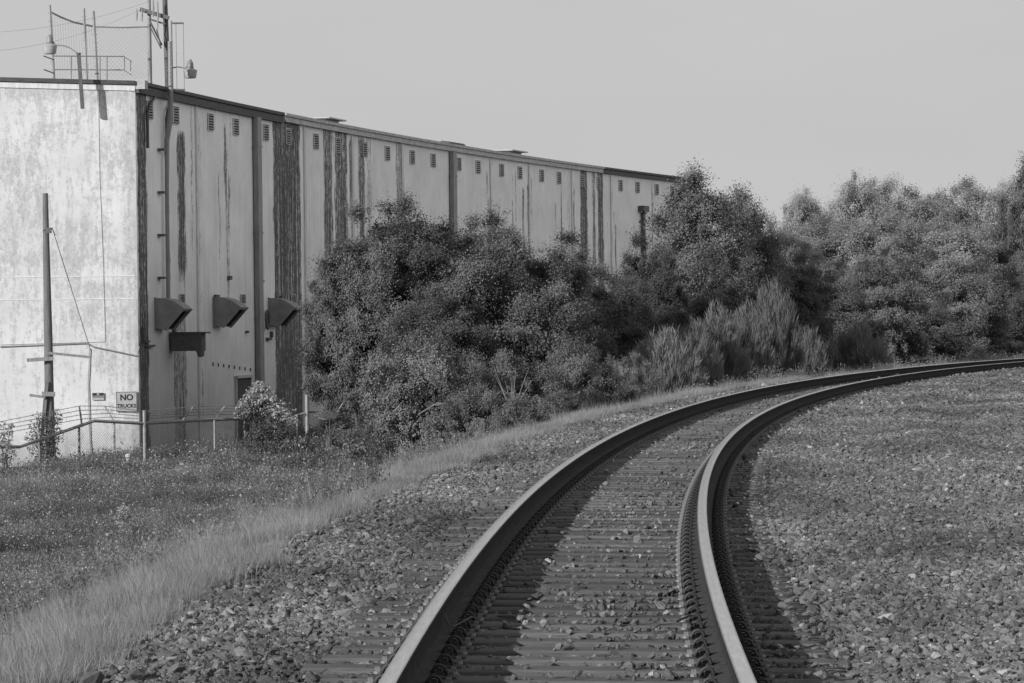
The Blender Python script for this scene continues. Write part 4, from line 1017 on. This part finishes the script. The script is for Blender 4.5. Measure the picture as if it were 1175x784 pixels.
plant('tallA', 800, 194, 121, 108, 'leafy_tree', 'tall airy tree covering the far end of the warehouse roof', 'tree', G4, 1.2)
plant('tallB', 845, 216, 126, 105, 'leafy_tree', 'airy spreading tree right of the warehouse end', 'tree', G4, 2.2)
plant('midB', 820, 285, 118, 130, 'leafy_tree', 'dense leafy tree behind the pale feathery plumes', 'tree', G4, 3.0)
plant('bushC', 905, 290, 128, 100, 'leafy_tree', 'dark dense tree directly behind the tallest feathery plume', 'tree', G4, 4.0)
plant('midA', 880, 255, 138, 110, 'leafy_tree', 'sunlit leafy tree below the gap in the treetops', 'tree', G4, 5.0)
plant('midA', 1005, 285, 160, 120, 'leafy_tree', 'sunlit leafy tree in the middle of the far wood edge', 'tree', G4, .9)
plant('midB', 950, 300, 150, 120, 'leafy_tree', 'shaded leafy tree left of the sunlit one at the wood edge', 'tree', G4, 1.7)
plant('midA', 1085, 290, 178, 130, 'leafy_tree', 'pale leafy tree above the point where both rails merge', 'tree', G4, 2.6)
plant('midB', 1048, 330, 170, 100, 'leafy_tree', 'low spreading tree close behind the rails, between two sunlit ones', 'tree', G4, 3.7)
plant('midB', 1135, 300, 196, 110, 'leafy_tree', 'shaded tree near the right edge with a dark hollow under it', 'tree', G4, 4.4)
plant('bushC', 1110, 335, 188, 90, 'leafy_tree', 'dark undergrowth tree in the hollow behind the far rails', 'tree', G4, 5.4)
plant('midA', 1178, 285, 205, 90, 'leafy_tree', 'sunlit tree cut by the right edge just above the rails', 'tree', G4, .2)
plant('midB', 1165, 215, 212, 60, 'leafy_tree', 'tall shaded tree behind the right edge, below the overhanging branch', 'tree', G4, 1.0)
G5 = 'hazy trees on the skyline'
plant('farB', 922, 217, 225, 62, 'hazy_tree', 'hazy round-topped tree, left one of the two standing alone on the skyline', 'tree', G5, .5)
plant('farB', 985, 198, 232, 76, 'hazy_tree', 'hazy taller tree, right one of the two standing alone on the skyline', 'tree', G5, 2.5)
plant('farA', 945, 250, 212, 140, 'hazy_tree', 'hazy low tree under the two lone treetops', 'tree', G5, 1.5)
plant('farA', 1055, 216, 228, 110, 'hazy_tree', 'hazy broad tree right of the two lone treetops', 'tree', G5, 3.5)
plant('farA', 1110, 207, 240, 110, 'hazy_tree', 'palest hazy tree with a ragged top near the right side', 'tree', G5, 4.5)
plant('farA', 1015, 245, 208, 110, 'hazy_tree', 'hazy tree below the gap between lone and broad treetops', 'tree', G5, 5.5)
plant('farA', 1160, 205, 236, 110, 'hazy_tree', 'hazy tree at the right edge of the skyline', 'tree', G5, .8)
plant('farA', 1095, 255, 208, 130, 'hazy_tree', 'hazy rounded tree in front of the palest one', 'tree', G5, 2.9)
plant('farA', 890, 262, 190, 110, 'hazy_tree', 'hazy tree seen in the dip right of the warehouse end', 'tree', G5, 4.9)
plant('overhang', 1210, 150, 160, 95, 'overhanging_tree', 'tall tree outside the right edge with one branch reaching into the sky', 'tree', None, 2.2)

# vine heaps, flowering vine, fan palm, dead stalks
def leaf_blob(name, pts, rads, n, leaf, mat, label, cat, stemsmat='bark', droop=0.0, seed=3, spray=0):
    r = np.random.default_rng(seed); base = Vector((pts[0][0], pts[0][1], gzxy(pts[0][0], pts[0][1]))); C = []; w = np.array([q**2 for q in rads]); w = w/w.sum()
    for k in range(n):
        i = r.choice(len(pts), p=w); d = r.normal(size=3); d /= np.linalg.norm(d); q = r.random()**.4*rads[i]; C.append(np.array(pts[i])+d*q*np.array([1,1,1.1 if not droop else droop]))
    C = np.array(C); nr = r.normal(size=(n,3))+np.array([0,-.3,.6]); L = leaf*np.exp(r.normal(0,.25,n)); V, Fq, tt = leaves(C, nr, L, L*.6, r.uniform(0,1,n), r)
    o = empty(name, base, label, cat); V = V-np.array(base); child('foliage', np_mesh('foliage', V, Fq, [M[mat]], attrs={'tone': tt}), o)
    mb = MB()
    for p in pts: mb.tube([Vector((p[0]+r.normal()*.05, p[1], base.z-.05)), Vector(p)*.5+Vector((base.x, base.y, base.z))*.5+Vector((r.normal()*.1,0,.1)), Vector(p)], [.02,.014,.006], 5)
    mb.build('stems', M[stemsmat], o); return o
def pts_at(L, D): return [tuple(at(x, y, D+dd)) for (x, y, dd) in L]
leaf_blob('climbing_vine', pts_at([(52,500,0),(62,484,0),(44,490,.1),(38,505,0),(47,525,0),(60,530,0),(68,500,0),(52,545,0),(66,478,0)], 95.1), [.35,.22,.28,.25,.3,.3,.15,.4,.15], 2600, .06, 'weed', 'tangled vine hanging around the foot of the timber pole', 'vine', droop=1.7)
leaf_blob('hanging_vine', pts_at([(4,500,0),(8,520,0),(2,540,0),(12,492,0)], 93), [.25,.25,.25,.12], 900, .06, 'weed', 'small vine hanging on the fence at the left edge', 'vine', droop=1.6, seed=4)
fv = leaf_blob('flowering_vine', pts_at([(300,470,0),(285,475,0),(318,478,0),(300,490,0),(310,505,0),(292,508,0),(326,495,0)], 99.2), [.3,.26,.26,.36,.36,.36,.26], 4200, .06, 'leaf_dark', 'pale-leaved arching vine heaped over the fence beside the door', 'vine', seed=5)
r = np.random.default_rng(9); Cb = []; mb = MB()
for k in range(85):
    a0 = np.array(at(298+r.normal()*8, 468+r.normal()*6, 99.0)); px = r.uniform(264, 344); py = 477-28*math.exp(-((px-300)/22)**2)-r.uniform(-16,12)
    tip = np.array(at(px, py, 98.8+r.uniform(-.3,.3))); m1 = (a0+tip)/2+np.array([0,0,.25]); mb.tube([Vector(a0), Vector(m1), Vector(tip)], [.01,.007,.003], 4)
    for f in np.linspace(.3, 1, 26):
        p = a0*(1-f)**2+2*m1*f*(1-f)+tip*f*f; Cb.append(p+r.normal(0,.045,3))
Cb = np.array(Cb); L = .065*np.exp(r.normal(0,.2,len(Cb))); V, Fq, tt = leaves(Cb, r.normal(size=(len(Cb),3))+np.array([0,-.5,.5]), L, L*.6, r.uniform(0,1,len(Cb)), r)
child('pale_sprays', np_mesh('pale_sprays', V-np.array(fv.location), Fq, [M['blossom']], attrs={'tone': tt}), fv); mb.build('spray_stems', M['bark'], fv)
# fan palm
c = at(378, 496, 99.5); g_ = gzxy(c.x, c.y); t = empty('fan_palm', Vector((c.x,c.y,g_)), 'low dark fan palm with spiky leaves right of the tall fence post', 'palm'); r = np.random.default_rng(21)
mb = MB(); mb.tube([(c.x,c.y,g_-.1),(c.x,c.y,c.z-.2)], [.16,.1], 8); mb.build('trunk', M['bark'], t)
for k in range(10):
    a = k*2.4; el = r.uniform(.35, 1.4); d = Vector((math.cos(a)*math.cos(el), math.sin(a)*math.cos(el)*.7-.1, math.sin(el))); hub = Vector((c.x,c.y,c.z-.25))+d*r.uniform(.35,.75); mb = MB(); mb.tube([Vector((c.x,c.y,c.z-.25)), hub], .012, 4)
    sdv = d.cross(Vector((0,0,1))).normalized(); nv = sdv.cross(d)
    for q in np.linspace(-1.25, 1.25, 11):
        dv = (d*math.cos(q)+sdv*math.sin(q)).normalized(); L_ = .60*(1-.22*abs(q)); wv = nv.cross(dv).normalized()*.022
        tip = hub+dv*L_-Vector((0,0,.10*L_)); mid = hub+dv*L_*.55; mb.add([hub-wv*.3, hub+wv*.3, mid+wv, mid-wv, tip], [(0,1,2,3),(3,2,4)])
    o = mb.build('fan_leaf', M['palm'], t)
# dead twigs
def twig(px, py, D, L, label, mat, seed, sp=.35, n=7, nm='dead_branch'):
    r = np.random.default_rng(seed); c = at(px, py, D); g_ = gzxy(c.x, c.y); b = Vector((c.x,c.y,g_)); mb = MB()
    for k in range(n):
        tip = b+Vector((r.normal()*sp, r.normal()*sp*.6, L*r.uniform(.5,1.1))); m1 = b.lerp(tip,.5)+Vector((r.normal()*.05,0,.03)); mb.tube([b, m1, tip], [.010,.007,.003], 5)
        for j in range(3):
            q = b.lerp(tip, r.uniform(.4,.9)); mb.tube([q, q+Vector((r.normal()*.12, r.normal()*.05, abs(r.normal())*.15))], [.004,.002], 4)
    o = mb.build(nm, mat, None, origin=b); tag(o, label, 'dead plant')
twig(26, 640, 50, .75, 'dark leafless twigs rising from the weeds at the left edge', M['door'], 1)
twig(170, 600, 62, .55, 'single thin dark twig right of the pale rag in the weeds', M['door'], 2, n=4)
a_ = None
c = at(142, 592, 62); g_ = gzxy(c.x, c.y); r = np.random.default_rng(5); n = 420; C = np.array([c.x,c.y,max(c.z, g_+.18)])+r.normal(0,1,(n,3))*np.array([.07,.06,.09]); L = .045*np.exp(r.normal(0,.2,n)); V, Fq, tt = leaves(C, r.normal(size=(n,3))+np.array([0,-1,.3]), L, L*.7, r.uniform(0,.3,n), r)
o = empty('dried_plant', Vector((c.x,c.y,g_)), 'pale dried plant clump alone among the dark weeds', 'dead plant'); child('foliage', np_mesh('foliage', V-np.array(o.location), Fq, [M['blossom']], attrs={'tone': tt}), o)
mb = MB(); mb.tube([Vector((c.x,c.y,g_-.05)), Vector((c.x+.05,c.y,g_+.3))], .012, 5); mb.build('stem', M['stem'], o)
# bare pale stems of the shrub on the bank
c = at(588, 470, 86.2); b = Vector((c.x, c.y, c.z-.2)); mb = MB(); r = np.random.default_rng(3)
for k in range(9):
    tip = at(588+r.uniform(-26,36), 425+r.uniform(-8,22), 86.4); mb.tube([b, b.lerp(tip,.5)+Vector((0,0,.06)), tip], [.014,.009,.003], 5)
o = mb.build('bare_stems', M['stem'], None, origin=b); tag(o, 'fan of bare pale stems in the shrub on the grassy bank', 'dead plant')
# twig lying between the rails and a loose bond wire
def onground(px, py, dz=.0):
    u_, w_ = unroll(px, py); D = F*(CAMH+.19-dz)/w_; return Vector((u_*D/F, D, -.19+dz))
mb = MB(); mb.tube([onground(748,723,.02), onground(757,716,.05), onground(775,714,.06), onground(793,706,.05)], [.004,.008,.008,.006], 5)
o = mb.build('fallen_twig', M['door'], None, origin=onground(757,716)); tag(o, 'curved dark twig lying on the stones by the inner rail', 'twig')
x1_, y1_, _ = track(18.6, -.753+.04); x1_, y1_ = float(x1_), float(y1_)
mb = MB(); mb.tube([(x1_,y1_,-.06),(x1_+.02,y1_-.2,-.10),(x1_+.05,y1_-.1,-.12),(x1_+.14,y1_+.25,-.10),(x1_+.2,y1_+.45,-.15)], .004, 5)
o = mb.build('bond_wire', M['door'], None, origin=Vector((x1_,y1_,-.1))); tag(o, 'thin loose wire bonded to the inner face of the outer rail', 'wire')

# ------------------------------------------------------------------ light, sky, camera
AZ, EL = R(44), R(19.5)
sd = Vector((-math.sin(AZ)*math.cos(EL), -math.cos(AZ)*math.cos(EL), math.sin(EL)))
ld = bpy.data.lights.new('sun', 'SUN'); ld.energy = 5.0; ld.angle = R(.6); ld.color = (1, 1, 1)
lo = bpy.data.objects.new('sun', ld); col.objects.link(lo); lo.rotation_euler = sd.to_track_quat('Z', 'Y').to_euler()
w = bpy.data.worlds.new('World'); scene.world = w; w.use_nodes = True; nt = w.node_tree
bg = nt.nodes['Background']; sky = nt.nodes.new('ShaderNodeTexSky'); sky.sky_type = 'NISHITA'; sky.sun_disc = False; sky.sun_elevation = EL; sky.sun_rotation = math.atan2(sd.x, sd.y)
sky.dust_density = 4.0; bwn = nt.nodes.new('ShaderNodeRGBToBW'); nt.links.new(sky.outputs[0], bwn.inputs[0])
mx = nt.nodes.new('ShaderNodeMix'); mx.data_type = 'RGBA'; mx.inputs[0].default_value = .92; nt.links.new(bwn.outputs[0], mx.inputs[6]); mx.inputs[7].default_value = (5.4, 5.4, 5.4, 1)
tcw = nt.nodes.new('ShaderNodeTexCoord'); sx_ = nt.nodes.new('ShaderNodeSeparateXYZ'); nt.links.new(tcw.outputs['Generated'], sx_.inputs[0])
mr = nt.nodes.new('ShaderNodeMapRange'); mr.inputs['From Min'].default_value = .14; mr.inputs['From Max'].default_value = .6; mr.inputs['To Min'].default_value = 5.85; mr.inputs['To Max'].default_value = 2.8
nt.links.new(sx_.outputs['Z'], mr.inputs['Value']); mr2 = nt.nodes.new('ShaderNodeMapRange'); mr2.interpolation_type = 'SMOOTHSTEP'; mr2.inputs['From Min'].default_value = .2; mr2.inputs['From Max'].default_value = .85; mr2.inputs['To Min'].default_value = 1.0; mr2.inputs['To Max'].default_value = 2.1  # right-hand sky brightened out of view, added fill for the side wall
nt.links.new(sx_.outputs['X'], mr2.inputs['Value']); wm = nt.nodes.new('ShaderNodeMath'); wm.operation = 'MULTIPLY'; nt.links.new(mr.outputs[0], wm.inputs[0]); nt.links.new(mr2.outputs[0], wm.inputs[1])
wn = nt.nodes.new('ShaderNodeTexNoise'); wn.inputs['Scale'].default_value = 5; wn.inputs['Detail'].default_value = 5; wmp = nt.nodes.new('ShaderNodeMapping'); wmp.inputs['Scale'].default_value = (1,1,5); nt.links.new(tcw.outputs['Generated'], wmp.inputs[0]); nt.links.new(wmp.outputs[0], wn.inputs['Vector'])
wq = nt.nodes.new('ShaderNodeMath'); wq.operation = 'MULTIPLY_ADD'; nt.links.new(wn.outputs['Fac'], wq.inputs[0]); wq.inputs[1].default_value = .14; wq.inputs[2].default_value = .93
wz = nt.nodes.new('ShaderNodeMath'); wz.operation = 'MULTIPLY'; nt.links.new(wm.outputs[0], wz.inputs[0]); nt.links.new(wq.outputs[0], wz.inputs[1]); nt.links.new(wz.outputs[0], mx.inputs[7])
nt.links.new(mx.outputs[2], bg.inputs['Color']); bg.inputs['Strength'].default_value = .10
cd = bpy.data.cameras.new('camera'); cam = bpy.data.objects.new('camera', cd); col.objects.link(cam); scene.camera = cam
cd.sensor_width = 36; cd.lens = F/1175*36; cd.clip_start = .1; cd.clip_end = 6000
pitch = math.atan((CY-YH)/F)
cam.matrix_world = Matrix.Translation((0,0,CAMH)) @ Matrix.Rotation(PI/2-pitch, 4, 'X') @ Matrix.Rotation(-ROLL, 4, 'Z')
scene.view_settings.view_transform = 'Standard'; scene.view_settings.look = 'None'; scene.view_settings.exposure = 0
scene.cycles.max_bounces = 6; scene.cycles.transparent_max_bounces = 4
